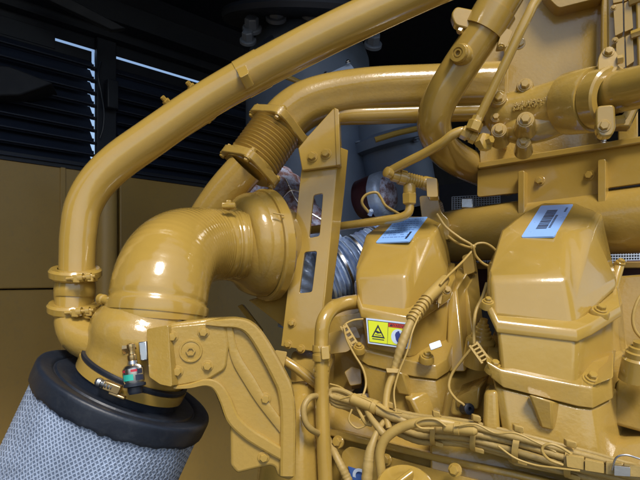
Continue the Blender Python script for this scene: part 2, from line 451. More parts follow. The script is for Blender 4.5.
# ============================================================ air filter hanging at the lower left
FA = V((-.415, -.03, -.908)).normalized()                 # filter axis, pointing down
FC = P(128.5, 386.5, 1.10); FR = .181
AF = thing('air_filter', 'large cylindrical air filter in pale wire mesh with black rubber end ring', 'air filter', FC)
bm = BM()
def pleat(t, h): return 1+.006*math.sin(t*90)
lathe(bm, FC, FA, [(.036+.01*i, FR*.955) for i in range(0, 60)], 360, uv=True, fn=pleat)
obj('mesh_body', bm, 'filter_mesh', AF, ang=60)
bm = BM()                                                # rubber end ring, its lower edge moulded unevenly over the mesh
x, y, z = frame(FA); NR = 220
jag = [random.choice((0, 0, 0, .003, .0045, -.002)) for k in range(NR)]
rings = []
for (h, r, e) in ((.008, .100, 0), (.006, .112, 0), (.003, .128, 0), (.002, .143, 0), (.006, .1455, 0), (.0065, .1485, 0), (.003, .1510, 0), (.0015, .156, 0), (.000, FR*.95, 0), (.000, FR*.978, 0), (.002, FR*.992, 0), (.005, FR, 0), (.010, FR*1.003, 0), (.034, FR*1.0, 0), (.039, FR*.996, .5), (.042, FR*.985, 1), (.043, FR*.96, 1), (.043, FR*.94, 1)):
    rings.append([FC+z*(h+e*(jag[k]*.45+.0010*math.sin(k*.37)+.0008*math.sin(k*.91+1)))+(x*math.cos(2*math.pi*k/NR)+y*math.sin(2*math.pi*k/NR))*(r*(1+(.003*math.sin(k*.51) if e else 0))) for k in range(NR)])
skin(bm, rings, cap=False)
obj('end_ring', bm, 'rubber', AF, ang=40)
bm = BM()                                                # overlap seam of the wire cover
a = math.radians(90); vw = (V((0, 0, CZ))-FC); a = math.atan2(vw.dot(y), vw.dot(x))-.10
for i in range(56):
    q0 = FC+z*(.046+.01*i)+(x*math.cos(a)+y*math.sin(a))*FR*.958
    box(bm, q0, x*math.cos(a)+y*math.sin(a), z, (x*math.cos(a)+y*math.sin(a)).cross(z), .0012, .0044, .0022+.0008*(i % 2))
bm.free()
# neck, clamp
HB = FC-FA*.175
bm = BM(); lathe(bm, FC, FA, [(.014, .107), (-.026, .108), (-.034, .112), (-.039, .112), (-.041, .106)], 72, cap=False)
obj('neck_sleeve', bm, 'rubber', AF, ang=40)
bm = BM(); lathe(bm, FC, FA, [(-.010, .1082), (-.010, .1125), (-.030, .1135), (-.030, .1085)], 72, cap=False)
HC = obj('hose_clamp', bm, 'engine_paint', AF, ang=30)
# worm screw of the clamp
pa, pb = P(96, 381, .975), P(122, 391, .975)
ax = (pb-pa).normalized()
bm = BM(); lathe(bm, pa, ax, [(0, .006), (.004, .0085), (.010, .0085), (.012, .0068)]+[(.012+.003*i, .0068+.0016*(i % 2)) for i in range(8)], 14)
obj('worm_screw', bm, 'steel', HC, ang=30)
bm = BM(); yy = (V((0, 0, 1))-ax*ax.z).normalized()
box(bm, pa*.36+pb*.64, ax, yy, ax.cross(yy), .016, .0085, .007)
box(bm, pa*.1+pb*.9-yy*.010, ax, yy, ax.cross(yy), .016, .003, .006)
obj('worm_housing', bm, 'brass', HC, bevel=.002)

# ============================================================ cast intake housing between filter and elbow
IH = thing('air_intake_housing', 'cast intake housing joining the ribbed elbow to the black filter ring', 'housing', HB)
B0 = P(157, 315.5, 1.115); HA = (FC-FA*.015)-B0; HL = HA.length; HA = HA.normalized()
bm = BM()
lathe(bm, B0, HA, [(-.012, .098), (.004, .1025), (.012, .104), (.02, .110), (.032, .116), (.05, .119), (.07, .116), (.085, .109), (.10, .106), (HL-.004, .104)], 64)
obj('body', bm, 'cast_paint', IH, ang=40)
bm = BM()
tube(bm, [(74, 309, 1.13, 16), (73, 322, 1.125, 17.5), (80, 335, 1.11, 19), (97, 343, 1.10, 20), (120, 344, 1.10, 20), (140, 342, 1.11, 16)], 28, 10)
obj('side_inlet', bm, 'cast_paint', IH)
# mating pad to the bracket, sensor boss, dull tab
bm = plate(BM(), Plane((158, 350, .978), n=(-.22, -.96, .1)), roundpoly([(146.5, 329), (168, 325), (172, 387), (160, 384.5), (149, 377)], 2.5), .12)
obj('mount_pad', bm, 'cast_paint', IH, bevel=.005)
bm = plate(BM(), Plane((141, 350, .985), n=(-.05, -.98, .15)), [(138, 342), (146.5, 341), (147.5, 360), (140, 361)], .02)
obj('tab', bm, 'steel', IH, bevel=.002)
bm = BM(); lathe(bm, P(150, 333, 1.06), (.2, -.7, .5), [(0, .010), (.012, .010), (.014, .008)], 20)
# small rod from the elbow clamp
EC = P(157, 312, 1.125)
# restriction gauge
RG = thing('restriction_gauge', 'small clear restriction gauge with red and green bands and brass tip', 'gauge', P(134, 384, .97))
gx = (P(131, 350, .975)-P(135, 392, .965)).normalized(); g0 = P(135.5, 394, .965)
bm = BM(); lathe(bm, g0, gx, [(0, .011), (.004, .013), (.012, .013), (.014, .020), (.019, .020), (.020, .016)], 28); obj('base', bm, 'rubber', RG, ang=30)
bm = BM(); lathe(bm, g0, gx, [(.0195, .0165), (.024, .0185), (.046, .0185), (.051, .015), (.054, .009), (.060, .008)], 28); o = obj('body', bm, 'steel', RG, ang=30)
def band(h0, h1, a0, a1, m, nm):
    bm = BM(); x, y, z = frame(gx); vw = V((0, -1, 0)); b0 = math.atan2(vw.dot(y), vw.dot(x))
    rings = []
    for h in (h0, h1):
        rings.append([g0+z*h+(x*math.cos(b0+a)+y*math.sin(b0+a))*.01885 for a in [a0+(a1-a0)*k/8 for k in range(9)]])
    skin(bm, rings, False, False); obj(nm, bm, m, o)
band(.040, .0445, -1.3, -.5, 'gauge_red', 'red_band'); band(.040, .0445, .1, .7, 'gauge_red', 'red_band'); band(.036, .0445, .72, 1.3, 'ink', 'dark_band')
band(.025, .036, -.9, .3, 'gauge_green', 'green_band'); band(.025, .039, -1.4, -.92, 'ink', 'dark_band'); band(.024, .034, .5, 1.4, 'ink', 'dark_band')
bm = BM(); lathe(bm, g0, gx, [(.059, .0065), (.062, .008), (.070, .008), (.072, .006), (.078, .0055), (.084, .0075), (.090, .0075), (.092, .005)], 18); obj('tip', bm, 'brass', RG, ang=30)
bm = BM(); lathe(bm, P(127, 348, 1.0), gx.cross(V((0, 1, 0)))*-1, [(-.006, .011), (.006, .011), (.009, .009), (.02, .009)], 6); obj('elbow_nut', bm, 'brass', RG, ang=30)

# ============================================================ ribbed elbow
EL = thing('ribbed_elbow', 'big painted ribbed rubber elbow between intake housing and turbocharger', 'elbow hose', EC)
E0 = P(246, 245, 1.40)
P1 = B0-HA*.05+V((-.004, -.0, .10)); P2 = E0+V((-.165, -.055, -.0))
path = []; NB = 150
for i in range(NB+1):
    t = i/NB
    path.append(B0*(1-t)**3+P1*3*t*(1-t)**2+P2*3*t*t*(1-t)+E0*t**3)
rad = []
for i in range(NB+1):
    t = i/NB
    r = .1005*(1-t)+.087*t+.006*math.sin(math.pi*min(1, t*1.15))
    if t > .38: r += (.0003+.0010*max(0, (t-.75)*4))*min(1, (t-.38)*6)*math.sin(t*175)
    elif t > .1: r += .00015*math.sin(t*170)
    if t < .055: r += .0025
    if .06 < t < .075: r -= .0015
    rad.append(r)
bm = BM(); sweep(bm, path, rad, 56); obj('hose_body', bm, 'hose_paint', EL, ang=60)
def ring(parent, i, h, dr, nm='hose_clamp', m='engine_paint'):
    bm = BM(); a = (path[i+1]-path[i-1]).normalized()
    lathe(bm, path[i], a, [(-h, rad[i]-.002), (-h, rad[i]+dr*.8), (-h*.6, rad[i]+dr), (h*.6, rad[i]+dr), (h, rad[i]+dr*.8), (h, rad[i]-.002)], 64, cap=False)
    return obj(nm, bm, m, parent, ang=30)
k1 = ring(EL, 5, .009, .0022)
bm = BM(); a_, b_ = P(101, 299, 1.08), P(118, 304, 1.045)
lathe(bm, a_, b_-a_, [(-.004, .006), (-.002, .011), (.010, .011), (.012, .0085), (.036, .0085), (.037, .011), (.044, .011), (.046, .006)], 16)
obj('clamp_screw', bm, 'engine_paint', k1, ang=30)
k2 = ring(EL, 128, .007, .003); k3 = ring(EL, 143, .006, .003)
bm = BM(); q = P(229, 206, 1.30); box(bm, q, (1, .6, .1), (0, 0, 1), (0, -1, .2), .018, .007, .008); box(bm, q+V((.0, 0, .007)), (1, .6, .1), (0, 0, 1), (0, -1, .2), .007, .007, .006)
obj('clamp_lug', bm, 'engine_paint', k2, bevel=.003)

# ============================================================ turbocharger compressor
TA = V((.84, .52, .06)).normalized()
TC0 = P(247, 246, 1.45)
TB = thing('turbocharger', 'round turbocharger compressor housing with band clamp behind the elbow', 'turbocharger', TC0)
bm = BM()
lathe(bm, TC0, TA, [(-.075, .088), (-.05, .093), (-.03, .105), (-.012, .128), (.006, .138), (.03, .145), (.05, .145), (.064, .142), (.07, .138), (.1, .11), (.13, .1)], 72,
      fn=lambda t, h: 1+.035*math.cos(t-.6)*(1 if h > -.02 else 0))
obj('compressor_housing', bm, 'cast_paint', TB, ang=40)
bm = BM(); lathe(bm, TC0, TA, [(.040, .142), (.040, .151), (.045, .155), (.066, .155), (.073, .149), (.073, .135)], 72, cap=False)
vb = obj('band_clamp', bm, 'engine_paint', TB, ang=30)
bm = plate(BM(), Plane((284, 225, 1.36), n=(-.2, -.95, .1)), roundpoly([(277, 214), (288, 215), (290.5, 232), (282, 236), (279, 226)], 1.5), .03)
obj('clamp_lug', bm, 'engine_paint', vb, bevel=.002)
obj('clamp_pin', rod(BM(), P(273, 213, 1.34), P(284, 215, 1.345), .002), 'engine_paint', vb)
# scroll running round the housing
bm = BM(); xx, yy, zz = frame(TA); pts = []; rr = []
for k in range(60):
    a = k/59*5.2+1.4
    pts.append(TC0+TA*.012+(xx*math.cos(a)+yy*math.sin(a))*.098); rr.append(.048-.028*k/59)
sweep(bm, pts, rr, 20); obj('scroll', bm, 'cast_paint', TB, ang=50)
# outlet neck up to the bellows
bm = tube(BM(), [(196, 246, 1.56, 17), (205, 222, 1.55, 18), (217, 203, 1.54, 18.5), (230, 186, 1.53, 18.5), (246, 168, 1.52, 18.5)], 28); obj('outlet_neck', bm, 'cast_paint', TB)
bm = plate(BM(), Plane((262, 300, 1.52), n=(-.3, -.93, .1)), [(248, 300), (292, 288), (290, 330), (284, 328)], .03)
obj('web', bm, 'cast_paint', TB, bevel=.004)
bm = plate(BM(), Plane((255, 320, 1.6), n=(-.3, -.93, .1)), [(237, 306), (242, 304), (262, 330), (258, 334)], .015); obj('strut', bm, 'engine_paint', TB, bevel=.003)

# ============================================================ bellows with flanges
BX = thing('bellows_joint', 'fine-ribbed metal bellows between two square bolted flanges', 'bellows', P(262, 148, 1.55))
b0, b1 = P(247, 171, 1.53), P(281, 124, 1.57)
ba = (b1-b0).normalized(); L = (b1-b0).length
bm = BM(); prof = [(.0, .070)]
nr = 11
for i in range(nr*6+1):
    h = .030+(L-.052)*i/(nr*6); prof.append((h, .073+.004*math.cos(i/6*2*math.pi)))
prof.append((L, .072))
lathe(bm, b0, ba, prof, 56); obj('bellows', bm, 'engine_paint', BX, ang=50)
def sqflange(c, ax, hw, th, nm, rot):
    x, y, z = frame(ax); bm = BM()
    x, y = x*math.cos(rot)+y*math.sin(rot), y*math.cos(rot)-x*math.sin(rot)
    q = roundpoly([(-hw, -hw), (hw, -hw), (hw, hw), (-hw, hw)], hw*.45, 5)
    skin(bm, [[c+z*h+x*a+y*b for a, b in q] for h in (-th, th)])
    o = obj(nm, bm, 'cast_paint', BX, bevel=.003)
    for a in (-1, 1):
        for b in (-1, 1):
            for s in (-1, 1): bolt(o, c+z*(th*s)+x*a*hw*.78+y*b*hw*.78, z*s, .0085, washer=True)
    return o
sqflange(b0+ba*.016, ba, .075, .013, 'flange', .45)
sqflange(b1-ba*.010, ba, .077, .013, 'flange', .45)

# ============================================================ charge air pipe
CP = thing('charge_air_pipe', 'fat charge air pipe with bright flat top running right from the bellows', 'pipe', P(360, 100, 1.6))
bm = tube(BM(), [(280, 127, 1.57, 23.5), (291, 115, 1.57, 23.5), (308, 104, 1.57, 23.3), (335, 96, 1.57, 22.8), (375, 90.5, 1.56, 22.5), (430, 88, 1.55, 22.5), (500, 85, 1.53, 22.5)], 40, 12, sq=None,
          fn=lambda s, t: 1-.10*max(0, math.cos(2*(t-.35)))**4)
obj('pipe_body', bm, 'cast_paint', CP)
bm = tube(BM(), [(316, 116, 1.60, 9), (345, 115.5, 1.56, 9.5), (400, 114, 1.55, 9.5), (460, 112, 1.54, 9.5), (500, 110.5, 1.53, 9.5)], 24); obj('lower_pipe', bm, 'engine_paint', CP)

# ============================================================ slotted support bracket
SB = thing('slotted_bracket', 'tall flat bracket with two long slots below the charge pipe', 'bracket', P(298, 345, 1.38))
sp_ = Plane((322, 170, 1.45), (298, 340, 1.36), (335, 165, 1.455))
sp_ = Plane((318, 250, 1.41), n=(-.24, -.95, .12))
front = [(302.5, 160), (337, 158), (330, 235), (318, 352), (281, 346), (291, 262)]
holes = [roundpoly([(313.5, 195), (323, 193), (319.5, 236), (309, 238)], 2.5), roundpoly([(304.5, 252), (317, 251), (312, 292), (299, 293.5)], 2.5)]
bm = plate(BM(), sp_, front, .010, holes=holes); obj('plate', bm, 'engine_paint', SB, bevel=.0025)
bm = BM(); rr = []
for (ua, ub, v) in ((337.5, 349.5, 146), (335.3, 346.5, 180), (330, 340, 240), (325.5, 333.5, 290), (319, 327, 350)):
    a = sp_.at(ua, v); b = sp_.at(ub, v)+V((.0, .045, 0))
    rr.append([a, b, b+V((-.004, .006, 0)), a+V((-.008, .006, 0))])
skin(bm, rr); obj('side_flange', bm, 'engine_paint', SB, bevel=.003)
gp = Plane((320, 140, 1.43), n=(-.24, -.95, .12))
bm = plate(BM(), gp, [(333, 108.5), (338.5, 111), (340.5, 165), (302, 170.5), (298, 148), (308, 136)], .012); gs = obj('gusset', bm, 'engine_paint', SB, bevel=.0025)
bm = BM(); skin(bm, [[gp.at(334.5, 108, .004), gp.at(339, 110, .004), gp.at(339, 110)+V((.01, .12, 0)), gp.at(334.5, 108)+V((.01, .12, 0))], [gp.at(336.5, 166, .004), gp.at(341, 165, .004), gp.at(341, 165)+V((.01, .10, 0)), gp.at(336.5, 166)+V((.01, .10, 0))]]); obj('gusset_flange', bm, 'engine_paint', SB, bevel=.002)
for u, v in ((312.5, 157), (326, 154)): bolt(SB, gp.at(u, v), gp.n, px(4.2, 1.4))
for u, v in ((292, 323), (288, 344.5), (301, 349)): bolt(SB, sp_.at(u, v), sp_.n, px(3.3, 1.38))

# ============================================================ long curved pipe with two clamps
LP = thing('long_curved_pipe', 'long smooth pipe sweeping from two clamps at left up across the top', 'pipe', P(76, 300, 1.14))
lp = [(77, 274, 1.14, 17.16), (77.5, 255, 1.145, 17.26), (78.5, 235, 1.15, 17.47), (83, 208, 1.16, 17.68), (96, 184, 1.17, 18.20), (118, 162, 1.18, 18.72), (150, 139, 1.19, 18.72), (200, 104.5, 1.2, 18.20), (245, 78, 1.2, 18.51), (290, 54, 1.19, 18.93), (340, 29, 1.18, 19.14), (400, 1, 1.17, 19.34), (460, -26, 1.16, 19.76)]
bm = tube(BM(), lp, 36, 12); obj('pipe_body', bm, 'engine_paint', LP)
def onpipe(lp, u0, u1, n=6, dr=1.0):
    sp = [q for q in spline(lp, 60) if u0 <= q[0] <= u1]
    st = max(1, len(sp)//n)
    return [(q[0], q[1], q[2], q[3]+dr) for q in sp[::st]]
cl = onpipe(lp, 241, 264, 6, .7); bm = tube(BM(), cl, 36, 4); sl_ = obj('sleeve', bm, 'engine_paint', LP, ang=40)
bm = plate(BM(), Plane((241, 72, 1.145), n=(-.3, -.8, .6)), roundpoly([(235, 67), (244, 61.5), (249, 73), (240, 78)], 2), .03); obj('pad', bm, 'engine_paint', sl_, bevel=.003)
bm = BM()
def band_on(parent, a, b, dr, n=24, nm='clamp_band', m='engine_paint'):
    a, b = P(*a), P(*b)
    return a, b
for (u, v, ddx, r) in ((75.5, 273, 1, 21), (74, 307, 1, 21)):
    bm = BM(); c = P(u, v, 1.14); ax = V((.06, -.22, 1)); R_ = px(r, 1.14)
    lathe(bm, c, ax, [(-.011, R_*.78), (-.011, R_*1.08), (-.006, R_*1.18), (.006, R_*1.18), (.011, R_*1.08), (.011, R_*.78)], 48, cap=False)
    cb = obj('pipe_clamp', bm, 'engine_paint', LP, ang=40)
    y0 = 1.14-R_*1.25
    bm = BM(); lathe(bm, P(u-9, v+6, y0), (1, .05, .1), [(0, .004), (.012, .004), (.0121, .007), (.018, .007), (.0181, .0045), (.024, .0045), (.0241, .009), (.034, .009), (.0341, .0045), (.042, .0045), (.0421, .008), (.050, .008), (.0501, .004), (.058, .004)], 12)
    obj('clamp_screw', bm, 'engine_paint', cb, ang=30)
    bm = BM(); box(bm, P(u+3, v+6, y0+.006), (1, 0, 0), (0, 1, 0), (0, 0, 1), .007, .012, .008); box(bm, P(u+17, v+5, y0+.01), (1, .3, 0), (0, 1, 0), (0, 0, 1), .006, .012, .008); obj('clamp_lug', bm, 'engine_paint', cb, bevel=.002)
bm = tube(BM(), [(76, 276, 1.14, 17.5), (75.5, 282, 1.14, 18.8), (75, 290, 1.14, 19.6), (74.5, 298, 1.14, 19), (74, 306, 1.135, 17.5), (73.5, 318, 1.13, 17)], 36); obj('rubber_sleeve', bm, 'hose_paint', LP)
# saddle with four studs half way up the pipe
for (u0, v0, u1, v1) in ((171, 107, 164, 99), (196, 92, 189, 84), (180, 128, 186, 137), (204, 114, 210, 123)):
    a, b = P(u0, v0, 1.25), P(u1, v1, 1.235)
    bm = BM(); lathe(bm, a, b-a, [(0, .006), (.010, .006), (.0101, .009), (.020, .009), (.0201, .0055), (.030, .0055)], 6)
    obj('stud', bm, 'engine_paint', LP, ang=30)
bm = plate(BM(), Plane((187, 112, 1.245), n=(-.1, -.98, .15)), roundpoly([(158, 108), (198, 82), (217, 115), (178, 140)], 5), .012); obj('saddle', bm, 'engine_paint', LP, bevel=.003)

# ============================================================ heavy cast bracket with bolted pad
CB = thing('cast_bracket', 'heavy curved cast bracket with four-bolt pad and raised ribs', 'bracket', P(265, 478, 1.0))
cp = Plane((190, 350, 1.00), (290, 400, 1.03), (270, 470, 1.02))
outl = [(166, 327), (173, 323), (209, 318.5), (237, 317.5), (253, 323), (269, 344), (286.5, 374), (294, 388), (296, 416), (295.5, 476.5), (290, 481), (278, 477), (275, 468), (270.6, 466), (253, 470), (237, 474), (230.5, 466), (230, 423), (223, 402), (216, 390), (205, 384), (177, 389), (171, 384), (168, 356)]
bm = plate(BM(), cp, roundpoly(outl, 3, 3), .055); body = obj('bracket_body', bm, 'cast_paint', CB, bevel=.006, seg=3)
def strip(pl, pts, w, h0, h1):
    """raised rib along a polyline with widths in pixels"""
    bm = BM(); rings = []
    sp = spline(pts, 8)
    for i, (u, v, ww) in enumerate(sp):
        a = sp[max(i-1, 0)]; b = sp[min(i+1, len(sp)-1)]
        tx, ty = b[0]-a[0], b[1]-a[1]; l = math.hypot(tx, ty) or 1
        nx, ny = -ty/l*ww*.5, tx/l*ww*.5
        rings.append([pl.at(u+nx*1.25, v+ny*1.25, h0), pl.at(u+nx, v+ny, h1*.8), pl.at(u+nx*.7, v+ny*.7, h1), pl.at(u-nx*.7, v-ny*.7, h1), pl.at(u-nx, v-ny, h1*.8), pl.at(u-nx*1.25, v-ny*1.25, h0)])
    return skin(bm, rings)
bm = strip(cp, [(206, 323, 4), (222, 323, 8), (238, 323.5, 10), (250, 329, 12), (262, 345, 13), (279, 376, 14), (285, 392, 14), (287.5, 418, 14), (287, 474, 14)], 0, -.004, .013)
obj('edge_rib', bm, 'cast_paint', body, ang=24)
bm = strip(cp, [(229, 326, 7), (232, 345, 8), (238, 362, 10), (249, 380, 11), (262, 401, 10), (284, 430, 9)], 0, -.004, .0055); obj('inner_rib', bm, 'cast_paint', body, ang=24)
bm = strip(cp, [(174, 387, 3), (190, 385.5, 5), (206, 382, 7), (217, 386, 9), (225, 399, 11), (233, 418, 12), (247, 432, 12), (264, 443, 12), (286, 456, 11)], 0, -.004, .009); obj('lower_rib', bm, 'cast_paint', body, ang=24)
bm = plate(BM(), cp, roundpoly([(168, 328), (174, 325), (216, 321), (226, 325), (229, 345), (226, 369), (208, 380), (178, 386), (172, 381), (169.5, 356)], 5), .02, h=.006); obj('mount_pad', bm, 'cast_paint', body, bevel=.004)
for u, v in ((172.5, 336.5), (203.5, 332), (177.5, 371), (207.5, 365.5)): bolt(CB, cp.at(u, v, .006), cp.n, px(4.3, 1), washer=True)
bm = BM(); bc = cp.at(191, 350.5, .005); R_ = px(11.5, 1)
lathe(bm, bc, cp.n, [(-.004, R_*1.04), (.002, R_), (.0045, R_*.96), (.0045, R_*.82), (.003, R_*.78), (.0035, R_*.42), (.0035, R_*.34), (-.004, R_*.3)], 48); bs = obj('plug', bm, 'engine_paint', CB, ang=30)
bm = BM(); lathe(bm, bc+cp.n*.0035, cp.n, [(-.002, R_*.42), (.004, R_*.42), (.004, R_*.26), (.0005, R_*.24)], 6); obj('hex_recess', bm, 'engine_paint', bs, ang=30)
for u, v in ((265, 398.6), (263.5, 457)): bolt(CB, cp.at(u, v, .001), cp.n, px(4.4, 1))
# ============================================================ lagged exhaust pieces behind the bracket
EX = thing('lagged_exhaust_pipe', 'reddish lagged exhaust pipe showing through the bracket slots', 'exhaust pipe', P(310, 250, 1.75))
bm = tube(BM(), [(262, 180, 1.85, 26), (285, 205, 1.82, 28), (305, 240, 1.78, 28), (322, 275, 1.74, 26), (330, 310, 1.72, 24)], 40, 14, fn=lambda s, t: 1+.03*math.sin(s*160)+.03*math.sin(3*t+s*40))
obj('lagging', bm, 'lagging', EX, ang=60)
bm = tube(BM(), [(290, 330, 1.62, 12), (298, 300, 1.63, 15), (306, 272, 1.64, 17), (318, 250, 1.66, 16), (330, 236, 1.7, 14)], 36, 16, fn=lambda s, t: 1+.05*math.sin(s*210+2*t)+.05*math.sin(4*t+s*70))
obj('foil_wrap', bm, 'foil', EX, ang=60)
for q in ([(268, 185, 1.70, 1), (290, 215, 1.70, 1), (300, 250, 1.70, 1)], [(285, 178, 1.7, 1), (300, 205, 1.70, 1), (330, 225, 1.68, 1)], [(280, 200, 1.7, 1), (292, 190, 1.68, 1), (310, 196, 1.7, 1)]):
    obj('lacing_wire', tube(BM(), q, 8), 'steel', EX)
FS = thing('foil_sleeve', 'silvery blue corrugated foil sleeve left of the smaller rocker cover', 'sleeve', P(352, 265, 1.62))
a, b = P(322, 279, 1.62), P(392, 246, 1.68)
prof = [(0, .02)]; L = (b-a).length
for i in range(90):
    prof.append((L*i/89, .082+.0050*math.sin(i*1.15)+.0025*math.sin(i*2.7+1)))
prof.append((L, .02))
bm = lathe(BM(), a, b-a, prof, 48, fn=lambda t, h: 1+.022*math.sin(5*t+h*60)+.014*math.sin(11*t-h*140)); obj('sleeve_body', bm, 'foil', FS, ang=50)
for i in (.25, .5, .8):
    bm = lathe(BM(), a+(b-a)*i, b-a, [(-.005, .086), (-.004, .0905), (.004, .0905), (.005, .086)], 40, cap=False); obj('band', bm, 'steel', FS, ang=40)
LC = thing('lagged_joint', 'round lagged exhaust joint with foil rim and wire handle', 'exhaust joint', P(380, 200, 1.75))
ax = V((.80, -.55, .10)).normalized(); c = P(374, 197, 1.78)
bm = lathe(BM(), c, ax, [(-.06, .05), (-.05, .066), (-.01, .072), (.03, .072), (.05, .070)], 44); obj('jacket', bm, 'maroon', LC, ang=50)
bm = lathe(BM(), c, ax, [(.012, .070), (.014, .077), (.036, .078), (.046, .076), (.052, .068), (.054, .055)], 44, cap=False, fn=lambda t, h: 1+.015*math.sin(9*t)); obj('foil_rim', bm, 'foil', LC, ang=50)
bm = lathe(BM(), c, ax, [(.048, .062), (.06, .056), (.067, .04), (.071, .015)], 40, fn=lambda t, h: 1+.02*math.sin(7*t+h*90)); obj('end_pad', bm, 'speckle', LC, ang=60)
obj('wire_handle', tube(BM(), [(370, 214, 1.68, 1.4), (362, 203, 1.66, 1.4), (366, 195, 1.655, 1.4), (376, 192.5, 1.65, 1.4), (381, 198, 1.65, 1.4), (386, 206, 1.65, 1.4), (399, 214, 1.66, 1.4)], 8), 'tie_paint', LC)
bm = lathe(BM(), P(370, 214, 1.68), (.3, -.5, .8), [(-.004, .008), (.012, .008), (.016, .005)], 6); obj('latch_nut', bm, 'foil', LC, ang=30)

# ============================================================ small oil line and its fittings
OL = thing('oil_line', 'thin oil line crossing behind the slotted bracket and rising to the tee', 'oil line', P(345, 226, 1.5))
bm = tube(BM(), [(262, 236, 1.62, 4.2), (300, 231.5, 1.58, 4.2), (350, 225, 1.50, 4.3), (385, 220, 1.44, 4.4), (400, 217.5, 1.42, 4.4), (408, 213, 1.41, 4.4), (410, 204, 1.41, 4.4), (409.5, 196, 1.41, 4.4)], 14); obj('tube', bm, 'engine_paint', OL)
bm = lathe(BM(), P(409.5, 205, 1.41), (0, 0, 1), [(0, .012), (.004, .019), (.028, .020), (.032, .017), (.05, .015)], 6, rot=.3); obj('nut', bm, 'engine_paint', OL, ang=30)
TE = thing('tee_fitting', 'threaded tee fitting where the thin lines meet above the smaller cover', 'fitting', P(412, 182, 1.40))
a, b = P(391, 175, 1.40), P(433, 185, 1.42); L = (b-a).length
prof = [(0, .012), (.004, .016), (.022, .016), (.0225, .020), (.04, .020), (.0405, .015)]
for i in range(14): prof.append((.044+.0035*i, .0155+.0022*(i % 2)))
prof += [(.095, .019), (L, .019), (L+.002, .012)]
bm = lathe(BM(), a, b-a, prof, 20); obj('barrel', bm, 'engine_paint', TE, ang=30)
bm = lathe(BM(), P(409.5, 190, 1.41), (0, 0, 1), [(-.02, .014), (-.015, .017), (.01, .017), (.02, .012)], 20); obj('branch', bm, 'engine_paint', TE, ang=40)
bm = plate(BM(), Plane((430, 190, 1.37), n=(-.3, -.95, .1)), roundpoly([(426, 178), (437, 178), (438, 197), (427, 197)], 2), .04); obj('end_block', bm, 'engine_paint', TE, bevel=.003)
FP = thing('fuel_line', 'thin line bending from the tee up to the fitting under the coolant elbow', 'line', P(440, 145, 1.32))
bm = tube(BM(), [(388, 172, 1.39, 4.6), (392, 170, 1.39, 4.6), (405, 163, 1.37, 4.6), (425, 153, 1.34, 4.7), (442, 143, 1.31, 4.8), (452, 135, 1.295, 4.8), (461, 131.5, 1.29, 4.8), (468, 132.5, 1.29, 4.8)], 16); obj('tube', bm, 'engine_paint', FP)
bm = lathe(BM(), P(389, 173, 1.385), (-.75, -.55, .25), [(-.012, .008), (-.006, .0135), (.010, .014), (.013, .010)], 16); obj('end_fitting', bm, 'engine_paint', FP, ang=40)
a, b = P(461, 131, 1.285), P(487, 144, 1.28)
prof = [(0, .012), (.003, .017), (.02, .017), (.0205, .013), (.026, .013), (.0265, .0165), (.04, .0165), (.0405, .012), (.05, .018), (.06, .018)]
bm = lathe(BM(), a, b-a, prof, 8); obj('union', bm, 'engine_paint', FP, ang=30)
bm = lathe(BM(), P(485, 142, 1.27), (.45, -.85, .1), [(-.01, .022), (.006, .022), (.008, .018), (.010, .010), (.022, .009)], 6); obj('lock_nut', bm, 'engine_paint', FP, ang=30)
DT = thing('straight_tube', 'straight thin tube rising from a hex nut to the top of frame', 'tube', P(476, 124, 1.26))
bm = tube(BM(), [(475, 128, 1.265, 4.5), (479, 118, 1.26, 4.5), (492, 91, 1.24, 4.6), (506, 62, 1.22, 4.8), (519, 34, 1.205, 5), (528, 16, 1.2, 5), (534, 4, 1.2, 5), (545, -12, 1.2, 5)], 18); obj('tube', bm, 'engine_paint', DT)
a, b = P(472.5, 131, 1.265), P(478.5, 116.5, 1.26); bm = lathe(BM(), a, b-a, [(0, .012), (.002, .018), (.022, .018), (.026, .013), (.036, .0125)], 6); obj('nut', bm, 'engine_paint', DT, ang=30)

# ============================================================ coolant elbow with plug and clamp
CE = thing('coolant_elbow', 'thick coolant pipe elbow with a round socket plug on its side', 'pipe', P(438, 120, 1.36))
ce = [(512, -18, 1.27, 19), (500, 3, 1.28, 18.8), (481, 35, 1.30, 18.5), (458, 70, 1.33, 18), (441, 98, 1.355, 17.5), (434, 119, 1.38, 17), (436.5, 136, 1.42, 16.6), (445, 150, 1.49, 16.2), (460, 161, 1.58, 15.8), (482, 171, 1.70, 15.4), (508, 181, 1.84, 15)]
obj('pipe_body', tube(BM(), ce, 40, 12), 'engine_paint', CE)
a = P(466, 57, 1.305); bx = (P(451.5, 49.5, 1.23)-a)
bm = lathe(BM(), a, bx, [(0, .026), (.036, .025), (.042, .022), (.043, .0)], 36, cap=False); pg = obj('plug_boss', bm, 'engine_paint', CE, ang=35)
tip = a+bx.normalized()*.042
bm = lathe(BM(), tip, bx, [(0, .021), (.006, .0215), (.010, .0215), (.0135, .020), (.0137, .0125), (.011, .0120), (.011, .0095), (.013, .009), (.013, .006), (.004, .0055)], 36); pp_ = obj('plug', bm, 'engine_paint', pg, ang=30)
T_ = (P(500, 3, 1.28)-P(481, 35, 1.30)).normalized()
cc = P(489.5, 21, 1.292)
bm = lathe(BM(), cc, T_, [(-.028, .0465), (-.028, .052), (.028, .052), (.028, .0465)], 48, cap=False); cb = obj('clamp_band', bm, 'engine_paint', CE, ang=30)
sidev = T_.cross(V((0, 1, 0))).normalized()
cpn = Plane((465, 18, 1.28), n=(-.1, -.99, .05))
bm = plate(BM(), cpn, roundpoly([(451, 14), (456, 6), (476, 10), (470, 29), (455, 25)], 4), .025); obj('ear', bm, 'engine_paint', cb, bevel=.004)
